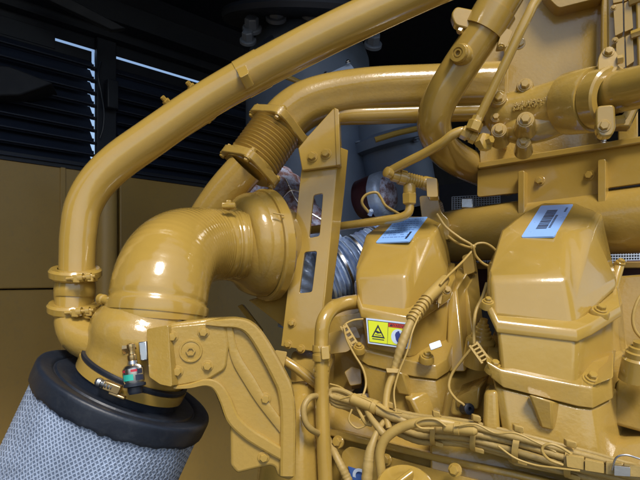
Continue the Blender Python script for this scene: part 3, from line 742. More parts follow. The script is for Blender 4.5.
obj('bolt', lathe(BM(), P(461, 29, 1.29), (-.5, -.2, -.85), [(-.01, .008), (.01, .008), (.012, .006)], 6), 'engine_paint', cb, ang=30)
bm = plate(BM(), Plane((506, 38, 1.265), n=(-.1, -.99, .05)), roundpoly([(499, 40), (504, 27), (513, 31), (507, 47), (497, 48)], 2), .02); obj('ear', bm, 'engine_paint', cb, bevel=.003)
bolt(cb, P(519, 43, 1.27), (-.1, -.9, -.1), px(4.6, 1.27)); bolt(cb, P(501, 47, 1.25), (-.3, -.7, -.6), px(2.6, 1.25))

# ============================================================ engine block back panel at upper right
def epl(u, v, d, tilt=0):
    return Plane((u, v, d), n=V((-.69, -.724, tilt)).normalized())
BP = thing('cast_cover_panel', 'wide flat cast panel with stepped edge at the upper right', 'panel', P(560, 50, 1.5))
bpl = Plane((560, 50, 1.50), n=(-.30, -.95, -.03))
bm = plate(BM(), bpl, roundpoly([(478, -60), (612, -60), (606, 150), (480, 165)], 4), .05); obj('panel', bm, 'cast_paint', BP, bevel=.006)
bm = plate(BM(), bpl, roundpoly([(535, -60), (601, -60), (600, 6), (556, 17), (545, 6), (538, -4)], 4), .07, h=.055); obj('step', bm, 'cast_paint', BP, bevel=.006)
for q in ((557, 16, 1.45), (570, 17, 1.45), (592, 10, 1.44)): pass
bm = plate(BM(), bpl, [(504, 40), (509, 38), (507, 150), (502, 150)], .05, h=.03); obj('rib', bm, 'cast_paint', BP, bevel=.004)
bm = plate(BM(), bpl, [(600, -60), (611, -60), (606, 140), (597, 140)], .05, h=.035); obj('edge_rib', bm, 'cast_paint', BP, bevel=.006)
HS = thing('hinged_strip', 'upright strip of linked plates with small bolts at right edge', 'strip', P(625, 30, 1.25))
hp = Plane((624, 30, 1.27), n=(-.45, -.88, .02))
for (p, h) in (([(613, 6), (622.5, 4), (623, 33), (615, 37)], .006), ([(624, 4), (631, 1), (633, 29), (624.5, 33)], .006), ([(616, 41), (624, 37), (625, 68), (616, 72)], .004), ([(625.5, 37), (632.5, 34), (634, 62), (626.5, 67)], .004), ([(613, -30), (622, -30), (622.5, 2), (613, 4)], .004), ([(623.5, -30), (631, -30), (632, -1), (624, 2)], .004)):
    obj('link_plate', plate(BM(), hp, roundpoly(p, 1.2), .02, h=h), 'engine_paint', HS, bevel=.0025)
bm = plate(BM(), hp, [(607, -40), (640, -40), (660, 60), (630, 125), (608, 125)], .05, h=-.012); obj('backing_bar', bm, 'cast_paint', HS, bevel=.004)
bm = plate(BM(), hp, [(634, -40), (668, -40), (668, 90), (638, 90)], .05, h=.012); obj('outer_bar', bm, 'engine_paint', HS, bevel=.004)
for u, v in ((613.5, 9), (615, 41), (618, 70)): bolt(HS, hp.at(u, v, .006), hp.n, px(2.1, 1.25))
for u, v in ((635, 2), (637, 35)):
    c = hp.at(u, v, .01); bm = lathe(BM(), c, (.7, -.6, .1), [(-.012, .010), (.02, .010), (.022, .007)], 6); obj('hinge_pin', bm, 'engine_paint', HS, ang=30)

# ============================================================ water outlet casting, sleeve, clamp and pipe
WO = thing('water_outlet', 'cast water outlet with raised rough lettering and six bolts at upper right', 'water outlet', P(525, 110, 1.28))
wa, wb = P(503, 116, 1.31), P(571, 100, 1.21)
bm = tube(BM(), [(494, 119, 1.34, 15), (500, 117, 1.325, 19), (508, 115, 1.31, 21.5), (520, 113, 1.295, 22.5), (540, 109, 1.265, 23), (560, 104, 1.235, 24.5), (576, 101, 1.21, 26)], 44, 10); obj('body', bm, 'cast_paint', WO)
bm = tube(BM(), [(504, 128, 1.31, 11), (522, 129, 1.275, 15), (545, 125, 1.255, 15.5), (570, 116, 1.225, 14)], 28); obj('lower_swell', bm, 'cast_paint', WO)
for (u, v, d, r) in ((499, 98, 1.265, 5.6), (525, 85, 1.25, 5.6), (525.5, 119.5, 1.185, 6.2), (499, 130, 1.255, 5.6), (523.5, 142, 1.235, 5), (496, 117, 1.28, 4)):
    n = V((-.35, -.92, .12)).normalized(); p = P(u, v, d)
    obj('boss', lathe(BM(), p-n*.06, n, [(0, px(r*1.9, d)), (.035, px(r*1.6, d)), (.056, px(r*1.42, d)), (.060, px(r*1.3, d))], 28), 'cast_paint', WO, ang=50)
    bolt(WO, p, n, px(r*.8, d))
bm = plate(BM(), Plane((500, 114, 1.29), n=(-.35, -.92, .12)), roundpoly([(490, 96), (497, 88), (507, 92), (509, 136), (501, 140), (490, 132)], 4), .04); obj('flange', bm, 'cast_paint', WO, bevel=.004)
# raised foundry lettering (worn, unreadable): small lumps standing on the casting
bm = BM()
wx = (wb-wa).normalized()
for i in range(96):
    u = 513+i*.5; v = 107-i*.095+random.uniform(-3.4, 3.4); d = 1.213-.0027*i*1.0
    c = P(u, v, d+.02)
    # settle each lump on the round body: centre line there
    tt = (u-508)/(576-508); cl_ = P(508+68*tt, 114.5-15*tt, 1.31-.10*tt); rr_ = px(22.7, cl_.y)
    q = (P(u, v, 1)-V((0, 0, CZ))).normalized(); o_ = V((0, 0, CZ))
    pc = o_-cl_; pc = pc-wx*pc.dot(wx); qq = q-wx*q.dot(wx)
    A_, B_, C_ = qq.dot(qq), 2*pc.dot(qq), pc.dot(pc)-rr_*rr_
    D_ = B_*B_-4*A_*C_
    if D_ <= 0: continue
    hit = o_+q*((-B_-math.sqrt(D_))/(2*A_))
    nn = (hit-cl_); nn = (nn-wx*nn.dot(wx)).normalized(); up = nn.cross(wx)
    an = random.choice((0, .2, -.25, 1.4, 1.57, .9)); w2 = wx*math.cos(an)+up*math.sin(an); u2 = nn.cross(w2)
    box(bm, hit, w2, u2, nn, random.uniform(.001, .0016), random.uniform(.0025, .0055), .0013)
obj('raised_lettering', bm, 'cast_paint', WO, bevel=.0006)
WS = thing('pipe_coupling', 'wide coupling sleeve with banded clamp on the pipe at right edge', 'coupling', P(590, 100, 1.17))
def ringat(u0, v0, d0, u1, v1, d1, prof, nm, par, m='engine_paint'):
    a, b = P(u0, v0, d0), P(u1, v1, d1); L = (b-a).length
    return obj(nm, lathe(BM(), a, b-a, [(t*L, r) for t, r in prof], 56, cap=False), m, par, ang=35), a, b
r0 = px(31.5, 1.18)
ringat(568, 104, 1.225, 597, 99.5, 1.155, [(0, r0*.70), (0, r0*.93), (.06, r0*.99), (.2, r0), (.9, r0), (.97, r0*.97), (1, r0*.7)], 'sleeve', WS, 'cast_paint')
cb, a, b = ringat(597, 99.5, 1.155, 614, 97, 1.115, [(.02, r0*.65), (.02, r0*.85), (.10, r0*.91), (.88, r0*.91), (.98, r0*.85), (.98, r0*.65)], 'clamp_band', WS)
bm = tube(BM(), [(608, 95, 1.14, 20.5), (622, 91, 1.10, 20.8), (640, 87, 1.06, 21), (680, 78, .98, 22.5)], 40); obj('pipe', bm, 'engine_paint', WS)
cn = Plane((605, 120, 1.075), n=(-.35, -.92, .0))
bm = plate(BM(), cn, roundpoly([(596, 106), (615, 104), (616, 128), (612, 136), (600, 137), (596, 130)], 5), .03); obj('ear', bm, 'engine_paint', cb, bevel=.004)
bolt(cb, cn.at(604, 126), cn.n, px(4.6, 1.08))
bm = lathe(BM(), P(615, 121, 1.09), (.9, -.4, .05), [(0, .010), (.016, .010), (.018, .008)], 6); obj('nut', bm, 'engine_paint', cb, ang=30)
cn = Plane((606, 60, 1.11), n=(-.35, -.92, .2))
bm = plate(BM(), cn, roundpoly([(598, 58), (604, 47), (614, 48), (620, 58), (616, 72), (598, 73)], 4), .03); obj('ear', bm, 'engine_paint', cb, bevel=.004)
bolt(cb, cn.at(608.5, 52), cn.n, px(4, 1.1))
bm = lathe(BM(), P(617, 60, 1.10), (.9, -.4, .05), [(0, .009), (.010, .009), (.012, .007)], 6); obj('nut', bm, 'engine_paint', cb, ang=30)

# ============================================================ ledge shield over the manifold
k_ = .00088
def ed(u, o=0): return 1/(k_*(u+238))+o
SH = thing('manifold_shield', 'long flat shield with two upright ribs and two bolts above the covers', 'shield', P(560, 180, 1.15))
shp = Plane((480, 170, ed(480)), (640, 150, ed(640)), (480, 195, ed(480)-.006))
bm = plate(BM(), shp, roundpoly([(477.5, 170), (720, 132), (720, 172), (607, 188), (607, 228), (521, 228), (521, 192.5), (477, 197)], 3), .012); obj('face', bm, 'engine_paint', SH, bevel=.003)
bm = plate(BM(), shp, [(480, 163.5), (720, 125), (720, 132), (480, 169.8)], .075, h=.014); obj('top_lip', bm, 'engine_paint', SH, bevel=.003)
for a, b, v0, v1 in ((521, 527.5, 172, 228), (600.5, 608, 161, 228)):
    bm = plate(BM(), shp, roundpoly([(a, v0+1), (b, v0), (b, v1), (a, v1)], 2), .03, h=.022); obj('rib', bm, 'engine_paint', SH, bevel=.004)
for u, v in ((540, 181), (589.5, 175.5)): bolt(SH, shp.at(u, v), shp.n, px(4.6, 1.15))
UF = thing('support_foot', 'short upright support between the shield and the water outlet', 'support', P(502, 150, 1.35))
bm = plate(BM(), Plane((502, 150, 1.62), n=(-.5, -.86, .05)), [(496, 128), (508, 126), (508, 163), (496, 165)], .05); obj('web', bm, 'engine_paint', UF, bevel=.003)
bm = plate(BM(), Plane((625, 130, 1.40), n=(-.5, -.86, .05)), [(618, 105), (638, 103), (638, 146), (618, 149)], .05); o = obj('stiffening_post', bm, 'cast_paint', UF, bevel=.003)
# small nut seen on the lip
bolt(SH, P(604, 141.5, ed(604)-.03), (-.1, -.6, .8), px(2.4, 1.15), 'steel')

# ============================================================ manifold log behind the covers
ML = thing('intake_manifold', 'long round manifold pipe running behind both rocker covers', 'manifold', P(540, 232, 1.35))
bm = tube(BM(), [(434, 238, 1.74, 22), (440, 237.5, 1.73, 24.5), (446, 237, 1.72, 25.5), (500, 231.5, 1.585, 28), (560, 226, 1.465, 30.5), (640, 219.5, 1.325, 33.5), (700, 214.5, 1.24, 35.5)], 44); obj('log', bm, 'cast_paint', ML)
bm = plate(BM(), Plane((428, 206, 1.62), n=(-.4, -.9, .1)), roundpoly([(419, 196), (437, 195), (441, 212), (449, 220), (449, 240), (424, 238)], 3), .08); eb = obj('end_bracket', bm, 'engine_paint', ML, bevel=.004)
for v in (203, 208): obj('hole_shade_disc', lathe(BM(), P(432, v, 1.618), (-.4, -.9, .1), [(-.004, .004), (.001, .004)], 12), 'dark_void', eb)  # near-black discs: the shade inside two holes painted as colour
bm = plate(BM(), Plane((462, 205, 1.66), n=(-.4, -.9, .1)), [(461, 198), (473, 198), (473, 208), (461, 208)], .03); obj('lug', bm, 'steel', ML, bevel=.003)
def screen(nm, lab, pts, d, nu, nv):
    tl, tr, br, bl = [P(u, v, d) for u, v in pts]
    bm = BM()
    for i in range(nu+1):
        t = i/nu; rod(bm, tl.lerp(tr, t), bl.lerp(br, t), .0013, 6)
    for i in range(nv+1):
        t = i/nv; rod(bm, tl.lerp(bl, t), tr.lerp(br, t), .0013, 6)
    o = obj(nm, bm, 'label_white'); tag(o, lab, 'screen', 'pale wire screens')
screen('wire_screen', 'pale woven wire screen between the two rocker covers', [(468, 241), (505, 238), (505, 263), (468, 264)], 1.80, 15, 10)
screen('wire_screen', 'pale woven wire screen right of the larger rocker cover', [(610, 234), (690, 232), (690, 262), (610, 263)], 1.52, 30, 11)
screen('wire_screen', 'pale woven wire screen above the manifold near the tee', [(452, 197), (500, 194), (500, 212), (452, 213)], 1.88, 18, 8)
RB = thing('maroon_bar', 'dark maroon bar under the wire screens behind the rocker covers', 'bar', P(500, 270, 1.45))
bm = plate(BM(), Plane((470, 268, 1.79), (640, 275, 1.5), (470, 290, 1.79)), [(452, 264), (700, 259), (700, 300), (452, 292)], .05); obj('bar', bm, 'maroon', RB, bevel=.003)
bm = plate(BM(), Plane((470, 268, 1.77), (640, 275, 1.48), (470, 290, 1.77)), [(452, 263), (700, 261), (700, 268), (452, 269)], .03); obj('lip', bm, 'wall_tan', RB, bevel=.003)
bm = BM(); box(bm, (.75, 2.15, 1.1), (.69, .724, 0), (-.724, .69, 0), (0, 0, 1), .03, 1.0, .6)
o = obj('valley_plate', bm, 'dark_void', smooth=False); tag(o, 'near-black plate behind the manifold and wire screens', 'plate')  # plain near-black plate standing behind the manifold log
# ============================================================ rocker covers
def grid_ring(pts): return [P(*q) for q in pts]
def rocker(label, lv, mids, lowseam, bolts, lug_poly, dz):
    """lv: list of rings (measured points) from flange to crown"""
    T_ = thing('rocker_cover', label, 'rocker cover', P(*lv[0][0]), 'rocker covers along the engine')
    bm = skin(BM(), [grid_ring(r) for r in lv]); obj('cover', bm, 'engine_paint', T_, bevel=.011, seg=4)
    return T_
def grow(ring, k, dv):
    cu = sum(q[0] for q in ring)/len(ring); cv = sum(q[1] for q in ring)/len(ring); cd = sum(q[2] for q in ring)/len(ring)
    c = P(cu, cv, cd)
    return [c+(P(*q)-c)*k+V((0, 0, dv)) for q in ring]
def shift(pts, dv): return [p+V((0, 0, dv)) for p in pts]

def make_cover(label, flange, shoulder, crown, d):
    T_ = thing('rocker_cover', label, 'rocker cover', P(*flange[0]), 'rocker covers along the engine')
    mid = [tuple(a*.5+b*.5 for a, b in zip(p, q)) for p, q in zip(flange, shoulder)]
    bm = BM()
    f_, s_, c_ = [[bm.verts.new(P(*q)) for q in r] for r in (flange, shoulder, crown)]
    n = len(f_)
    for i in range(n):
        j = (i+1) % n; bm.faces.new((f_[i], f_[j], s_[j], s_[i]))
    ci = [0, 1, None]+list(range(2, n-1))                # the crown has no corner above the recessed notch
    for i in range(n):
        j = (i+1) % n
        if ci[i] is None or ci[j] is None: continue
        bm.faces.new((s_[i], s_[j], c_[ci[j]], c_[ci[i]]))
    bm.faces.new((s_[1], s_[2], c_[1])); bm.faces.new((s_[2], c_[2], c_[1])); bm.faces.new((s_[2], s_[3], c_[2]))
    bm.faces.new(c_); bm.faces.new(f_[::-1])
    obj('cover', bm, 'engine_paint', T_, bevel=.0125*d/1.05, seg=5)
    return T_
# ---------- larger, nearer cover
fl = [(491, 318, 1.068), (575, 328, 1.030), (592, 315, 1.068), (617, 290, 1.13), (612, 268, 1.30), (552, 262, 1.36), (500, 266, 1.32), (487, 288, 1.20), (487, 300, 1.12)]
sh_ = [(489, 279, 1.085), (566, 278, 1.05), (581, 277, 1.075), (617, 283, 1.13), (610, 255, 1.29), (552, 250, 1.35), (498, 252, 1.32), (487.5, 266, 1.20), (488, 273, 1.12)]
cr_ = [(521, 237, 1.175), (569, 231.5, 1.155), (592, 226.5, 1.185), (603, 212, 1.30), (577, 202, 1.355), (542, 202, 1.355), (523, 211, 1.30), (499, 229.5, 1.22)]
c1 = Plane((521, 237, 1.175), (569, 231.5, 1.155), (577, 202, 1.325))
cr_ = [(u, v, c1.at(u, v).y) for u, v, d in cr_]
R1 = make_cover('larger rocker cover in front at right with sky-tinted white barcode sticker on top', fl, sh_, cr_, 1.05)
lip = [(488, 307, 1.065), (496.5, 325, 1.044), (577, 334, 1.010), (592, 327, 1.022), (621, 309, 1.075), (619, 291, 1.15), (616, 268, 1.32), (552, 262, 1.38), (494, 268, 1.34), (484, 292, 1.2)]
def lip_ring(l, k, dz): return grow(l, k, dz)
bm = skin(BM(), [lip_ring(lip, .985, -.017), lip_ring(lip, 1.0, -.014), lip_ring(lip, 1.0, -.004), lip_ring(lip, .985, .004), lip_ring(lip, .97, .007)])
obj('flange', bm, 'engine_paint', R1, bevel=.003)
base_t = [(497, 324, 1.048), (571, 334, 1.017), (579, 334, 1.018), (586, 330, 1.036), (610, 318, 1.09), (622, 300, 1.16), (616, 270, 1.32), (552, 262, 1.36), (498, 270, 1.32), (490, 300, 1.16)]
base_b = [(501, 372, 1.040), (571, 385, 1.010), (578, 386, 1.011), (585, 383, 1.030), (612, 372, 1.085), (626, 350, 1.16), (620, 320, 1.32), (552, 312, 1.36), (503, 318, 1.32), (497, 350, 1.16)]
bm = skin(BM(), [grid_ring(base_b), grid_ring(base_t)]); obj('base', bm, 'engine_paint', R1, bevel=.007, seg=3)
# foot band of the base with corner lugs
ft_t = [(486, 361, 1.045), (500, 371, 1.032), (576, 385, 1.003), (592, 388, .998), (611, 378, 1.01), (612, 362, 1.05), (628, 350, 1.16), (622, 322, 1.33), (550, 316, 1.38), (498, 322, 1.34), (488, 345, 1.15)]
ft_b = [(491, 378, 1.045), (503, 388, 1.032), (578, 407, 1.002), (593, 409, .997), (613, 399, 1.01), (616, 384, 1.05), (630, 372, 1.16), (624, 344, 1.33), (550, 338, 1.38), (500, 344, 1.34), (492, 366, 1.15)]
bm = skin(BM(), [grid_ring(ft_b), grid_ring(ft_t)]); obj('foot', bm, 'cast_paint', R1, bevel=.003, seg=3)
lg = Plane((600, 372, 1.02), n=(.05, -.75, .65))
bm = skin(BM(), [[P(593, 386, .995), P(613, 378, .995), P(616, 350, 1.10), P(600, 360, 1.10)], [P(594, 371, 1.04), P(613, 362, 1.02), P(613, 350, 1.10), P(600, 355, 1.10)]]); obj('corner_lug', bm, 'engine_paint', R1, bevel=.005)
for (u, v, d, n, r) in ((592, 377.5, 1.012, (0, -.55, .83), 5.6), (495, 364.5, 1.05, (0, -.5, .86), 4.8), (601, 309, 1.055, (.0, -.55, .83), 5.2), (488, 300.5, 1.07, (0, -.5, .86), 3.8)):
    n = V(n).normalized(); p = P(u, v, d)
    obj('boss', lathe(BM(), p-n*.016, n, [(0, px(r*1.9, d)), (.010, px(r*1.75, d)), (.014, px(r*1.55, d)), (.0145, px(r*.5, d))], 28), 'engine_paint', R1, ang=50)
    bolt(R1, p, n, px(r*.85, d))
# stud post behind its right side
o = obj('stud', tube(BM(), [(610, 300, 1.17, 5.5), (615, 280, 1.18, 5), (620, 264, 1.19, 4.6)], 16), 'engine_paint', R1)
bolt(R1, P(620.5, 262.5, 1.185), (.2, -.5, .85), px(3.4, 1.19))

# ---------- smaller, farther cover
fl = [(359, 310, 1.32), (407, 317, 1.28), (421, 306, 1.315), (448, 285, 1.38), (452, 268, 1.5), (420, 260, 1.56), (378, 262, 1.56), (358, 282, 1.46), (356, 296, 1.38)]
sh_ = [(355, 275, 1.34), (406, 276, 1.30), (417, 275, 1.33), (447, 270, 1.38), (449, 250, 1.5), (420, 246, 1.55), (376, 246, 1.55), (357, 262, 1.46), (355.5, 270, 1.38)]
cr_ = [(371, 243, 1.42), (416, 236, 1.40), (432, 235, 1.43), (443, 222, 1.50), (428, 215.5, 1.54), (397, 215, 1.54), (383, 221, 1.52), (364, 234.5, 1.46)]
c2 = Plane((371, 243, 1.42), (416, 236, 1.40), (428, 215.5, 1.51))
cr_ = [(u, v, c2.at(u, v).y) for u, v, d in cr_]
R2 = make_cover('smaller rocker cover left of centre with sky-tinted white text sticker on top', fl, sh_, cr_, 1.3)
lip = [(357, 300, 1.315), (361, 312, 1.30), (408, 321, 1.255), (418, 316, 1.265), (450, 294, 1.34), (456, 280, 1.40), (456, 266, 1.52), (420, 258, 1.58), (376, 260, 1.58), (354, 284, 1.46)]
bm = skin(BM(), [lip_ring(lip, .985, -.016), lip_ring(lip, 1.0, -.013), lip_ring(lip, 1.0, -.002), lip_ring(lip, .985, .006), lip_ring(lip, .97, .009)])
obj('flange', bm, 'engine_paint', R2, bevel=.003)
base_t = [(362, 313, 1.308), (408, 321, 1.263), (414, 319, 1.268), (420, 316, 1.29), (440, 304, 1.33), (457, 288, 1.40), (455, 266, 1.52), (420, 258, 1.57), (378, 262, 1.57), (358, 290, 1.44)]
base_b = [(368, 350, 1.305), (409, 358, 1.265), (415, 357, 1.27), (421, 355, 1.285), (446, 346, 1.325), (462, 330, 1.40), (459, 305, 1.52), (420, 298, 1.57), (380, 300, 1.57), (362, 326, 1.44)]
bm = skin(BM(), [grid_ring(base_b), grid_ring(base_t)]); b2 = obj('base', bm, 'engine_paint', R2, bevel=.007, seg=3)
ft_t = [(354, 346, 1.31), (366, 351, 1.297), (412, 361, 1.252), (436, 366, 1.240), (447, 358, 1.26), (452, 346, 1.30), (466, 332, 1.40), (462, 306, 1.53), (420, 300, 1.59), (376, 304, 1.59), (354, 334, 1.42)]
ft_b = [(358, 359, 1.31), (368, 366, 1.297), (413, 377, 1.250), (437, 380, 1.240), (449, 372, 1.26), (455, 361, 1.30), (468, 347, 1.40), (464, 322, 1.53), (420, 316, 1.59), (378, 320, 1.59), (356, 348, 1.42)]
bm = skin(BM(), [grid_ring(ft_b), grid_ring(ft_t)]); obj('foot', bm, 'cast_paint', R2, bevel=.003, seg=3)
for (u, v, d, n, r) in ((427, 355, 1.225, (0, -.5, .86), 4.2), (359, 346, 1.29, (0, -.5, .86), 3.5), (432, 300, 1.30, (0, -.55, .83), 4)):
    n = V(n).normalized(); p = P(u, v, d)
    obj('boss', lathe(BM(), p-n*.016, n, [(0, px(r*1.9, d)), (.010, px(r*1.75, d)), (.014, px(r*1.55, d)), (.0145, px(r*.5, d))], 28), 'engine_paint', R2, ang=50)
    bolt(R2, p, n, px(r*.85, d))
bm = plate(BM(), Plane((436, 345, 1.20), n=(-.1, -.85, .5)), roundpoly([(429, 344), (440, 340), (442, 346), (431, 350)], 1), .004); obj('tag', bm, 'label_white', R2, bevel=.001)

# ---------- stickers
def sticker(par, tl, tr, br, bl, m, th=.0008, off=.0012, nm='sticker', round_=.03):
    s = Sheet(*[P(*q) for q in (tl, tr, br, bl)])
    bm = BM(); r = roundpoly([(0, 0), (1, 0), (1, 1), (0, 1)], round_, 4); s.patch(bm, r, off, off+th)
    o = obj(nm, bm, m, par, smooth=False); s.top = off+th
    return s, o
def lift(q, k=.985): return (q[0], q[1], q[2]*k)
class Crown:
    pass
def onp(pl, u, v, h=.003):
    return pl.at(u, v, h)
def sticker_on(par, pl, q, m, h=.0004, **k):
    s = Sheet(*[pl.at(u, v, h) for u, v in q])
    bm = BM(); r = roundpoly([(0, 0), (1, 0), (1, 1), (0, 1)], .05, 4); s.patch(bm, r, -.003, .0006)
    o = obj('sticker', bm, m, par, smooth=False); s.top = .0006
    return s, o
s, o = sticker_on(R1, c1, [(541, 206), (573.5, 204.5), (554.5, 236.5), (521, 237.5)], 'label_sky_tint')
bm = BM(); b = .18
widths = []
while b < .78:
    w_ = random.choice([.008, .012, .018, .026]); s.rect(bm, .30, b, .62, b+w_, s.top, s.top+.0003); b += w_+random.choice([.007, .010, .014])
obj('barcode', bm, 'ink', o, smooth=False)
bm = BM(); b = .36
while b < .74:
    s.rect(bm, .66, b, .73, b+.022, s.top, s.top+.0003); b += .034
for i in range(5): s.rect(bm, .84, .12+.03*i, .90, .14+.03*i, s.top, s.top+.0003)
obj('small_print', bm, 'ink', o, smooth=False)
s, o = sticker_on(R2, c2, [(397, 218.5), (428, 217), (409.5, 241.5), (375.5, 243)], 'label_sky_tint')
bm = BM()
for i in range(9):
    a = .08
    while a < .88:
        w_ = random.uniform(.03, .11)
        if random.random() < .93 and a+w_ < .94: s.rect(bm, a, .08+.09*i, a+w_, .105+.09*i, s.top, s.top+.0003)
        a += w_+.022
obj('small_print', bm, 'ink_blue', o, smooth=False)
bm = BM(); s.rect(bm, .80, .62, .86, .90, s.top, s.top+.0004); obj('dark_line', bm, 'ink', o, smooth=False)

# warning sticker on the base of the smaller cover
wpl = Plane((367, 317, 1.288), (412, 323, 1.243), (368, 343, 1.280))
s = Sheet(*[wpl.at(u, v, .004) for u, v in ((366.5, 318), (413, 323.5), (408.5, 349), (368.5, 343.5))])
bm = BM(); s.rect(bm, 0, 0, 1, 1, -.02, .0006); ws_ = obj('warning_sticker', bm, 'label_white', R2, bevel=.0006)
t0 = .0006
bm = BM(); s.rect(bm, .035, .06, .965, .94, t0, t0+.0003); obj('border', bm, 'ink', ws_, smooth=False)
bm = BM(); s.rect(bm, .047, .085, .487, .915, t0+.0003, t0+.0006); s.rect(bm, .497, .25, .953, .915, t0+.0003, t0+.0006); obj('yellow_field', bm, 'hazard_yellow', ws_, smooth=False)
bm = BM(); s.rect(bm, .497, .085, .953, .24, t0+.0003, t0+.0006); obj('red_header', bm, 'hazard_red', ws_, smooth=False)
t1 = t0+.0006
bm = BM()
tri = [(.267, .20), (.43, .72), (.105, .72)]; ins = [(.267, .32), (.382, .665), (.152, .665)]
for i in range(3):
    j = (i+1) % 3; s.patch(bm, [tri[i], tri[j], ins[j], ins[i]], t1, t1+.0003)
s.patch(bm, [(.20, .50), (.235, .44), (.30, .49), (.34, .46), (.335, .53), (.25, .56)], t1, t1+.0003)      # hand over hot surface
s.rect(bm, .19, .60, .345, .625, t1, t1+.0003)
s.rect(bm, .12, .765, .41, .80, t1, t1+.0003)
obj('hot_surface_symbol', bm, 'ink', ws_, smooth=False)
bm = BM(); ring_ = [(.72+.155*math.cos(a)*.95, .58+.29*math.sin(a)) for a in [2*math.pi*k/28 for k in range(28)]]
s.patch(bm, ring_, t1, t1+.0003); obj('symbol_disc', bm, 'label_white', ws_, smooth=False)
bm = BM(); s.patch(bm, [(.66, .52), (.675, .42), (.70, .40), (.715, .36), (.745, .36), (.755, .42), (.785, .46), (.80, .58), (.775, .76), (.73, .80), (.69, .70)], t1+.0003, t1+.0006); obj('glove_symbol', bm, 'hazard_blue', ws_, smooth=False)
bm = BM(); s.patch(bm, [(.555, .115), (.585, .21), (.525, .21)], t1, t1+.0003)
obj('alert_triangle', bm, 'ink', ws_, smooth=False)
bm = textmesh('WARNING', s.hh*.15, s.pt(.765, .165, t1+.0003), s.x, s.y, ext=.0001); obj('warning_word', bm, 'ink', ws_, smooth=False)

# ============================================================ cylinder heads under the covers
def head(label, tp_, bt_, lug, extra):
    T_ = thing('cylinder_head', label, 'cylinder head', P(*bt_[0]), 'cylinder heads')
    bm = skin(BM(), [grid_ring(bt_), grid_ring(tp_)]); obj('casting', bm, 'cast_paint', T_, bevel=.0035, seg=3)
    return T_
H1 = head('cylinder head casting below the larger rocker cover',
          [(495, 387, 1.048), (504, 389, 1.037), (577, 408, 1.007), (592, 410, 1.002), (609, 401, 1.018), (626, 372, 1.17), (622, 340, 1.36), (500, 340, 1.36), (490, 366, 1.16)],
          [(508, 462, 1.03), (514, 466, 1.015), (590, 482, .985), (604, 482, .983), (620, 474, 1.01), (640, 440, 1.16), (636, 400, 1.36), (500, 400, 1.36), (498, 430, 1.15)], None, None)
bm = skin(BM(), [[P(541, 428, 1.005), P(553, 431, 1.0), P(558, 425, 1.03), P(538, 422, 1.035)], [P(529, 394, .995), P(552, 401, .985), P(563, 404, 1.03), P(527, 398, 1.04)]]); obj('lug', bm, 'cast_paint', H1, bevel=.004)
bm = skin(BM(), [[P(482, 440, 1.04), P(500, 450, 1.03), P(506, 430, 1.10), P(484, 425, 1.10)], [P(484, 392, 1.05), P(497, 390, 1.04), P(504, 384, 1.10), P(486, 384, 1.12)]]); obj('side_swell', bm, 'cast_paint', H1, bevel=.009, seg=4)
H2 = head('cylinder head casting below the smaller rocker cover',
          [(362, 364, 1.31), (370, 367, 1.30), (413, 378, 1.255), (436, 381, 1.245), (447, 374, 1.27), (468, 346, 1.40), (464, 318, 1.55), (380, 318, 1.6), (358, 340, 1.45)],
          [(372, 412, 1.30), (380, 414, 1.29), (420, 425, 1.245), (444, 428, 1.235), (458, 420, 1.26), (486, 395, 1.38), (478, 350, 1.55), (380, 350, 1.6), (362, 380, 1.45)], None, None)
bm = skin(BM(), [[P(398, 394, 1.25), P(410, 396, 1.245), P(415, 390, 1.28), P(393, 388, 1.29)], [P(387, 368, 1.245), P(403, 373, 1.235), P(414, 376, 1.28), P(385, 372, 1.29)]]); obj('lug', bm, 'cast_paint', H2, bevel=.004)
bm = skin(BM(), [[P(414, 424, 1.25), P(424, 428, 1.22), P(440, 420, 1.24), P(430, 415, 1.28)], [P(403, 396, 1.25), P(411, 399, 1.235), P(430, 390, 1.25), P(420, 386, 1.28)]]); obj('swell', bm, 'cast_paint', H2, bevel=.006, seg=3)
# shelf and saddle between the heads
SD = thing('saddle_casting', 'sloping cast saddle filling the gap between the two heads', 'casting', P(470, 400, 1.25))
bm = skin(BM(), [[P(440, 432, 1.19), P(512, 450, 1.09), P(512, 380, 1.35), P(440, 370, 1.45)], [P(446, 392, 1.24), P(498, 388, 1.15), P(500, 352, 1.38), P(452, 340, 1.46)]]); obj('body', bm, 'cast_paint', SD, bevel=.01, seg=3)
bm = skin(BM(), [[P(456, 408, 1.16), P(478, 410, 1.12), P(484, 395, 1.2), P(460, 392, 1.24)], [P(456, 398, 1.165), P(480, 386, 1.12), P(490, 374, 1.2), P(462, 384, 1.24)]]); obj('shelf', bm, 'cast_paint', SD, bevel=.005)
bm = skin(BM(), [[P(450, 415, 1.17), P(463, 418, 1.155), P(466, 404, 1.2), P(452, 400, 1.22)], [P(452, 400, 1.18), P(462, 397, 1.165), P(466, 392, 1.2), P(456, 390, 1.22)]]); obj('clip_seat', bm, 'cast_paint', SD, bevel=.006, seg=3)
bm = lathe(BM(), P(469.5, 409, 1.12), (.3, -.9, .2), [(-.02, .012), (0, .012), (.002, .007), (.0021, .0045), (-.006, .004)], 20); obj('sensor_socket', bm, 'rubber', SD, ang=30)
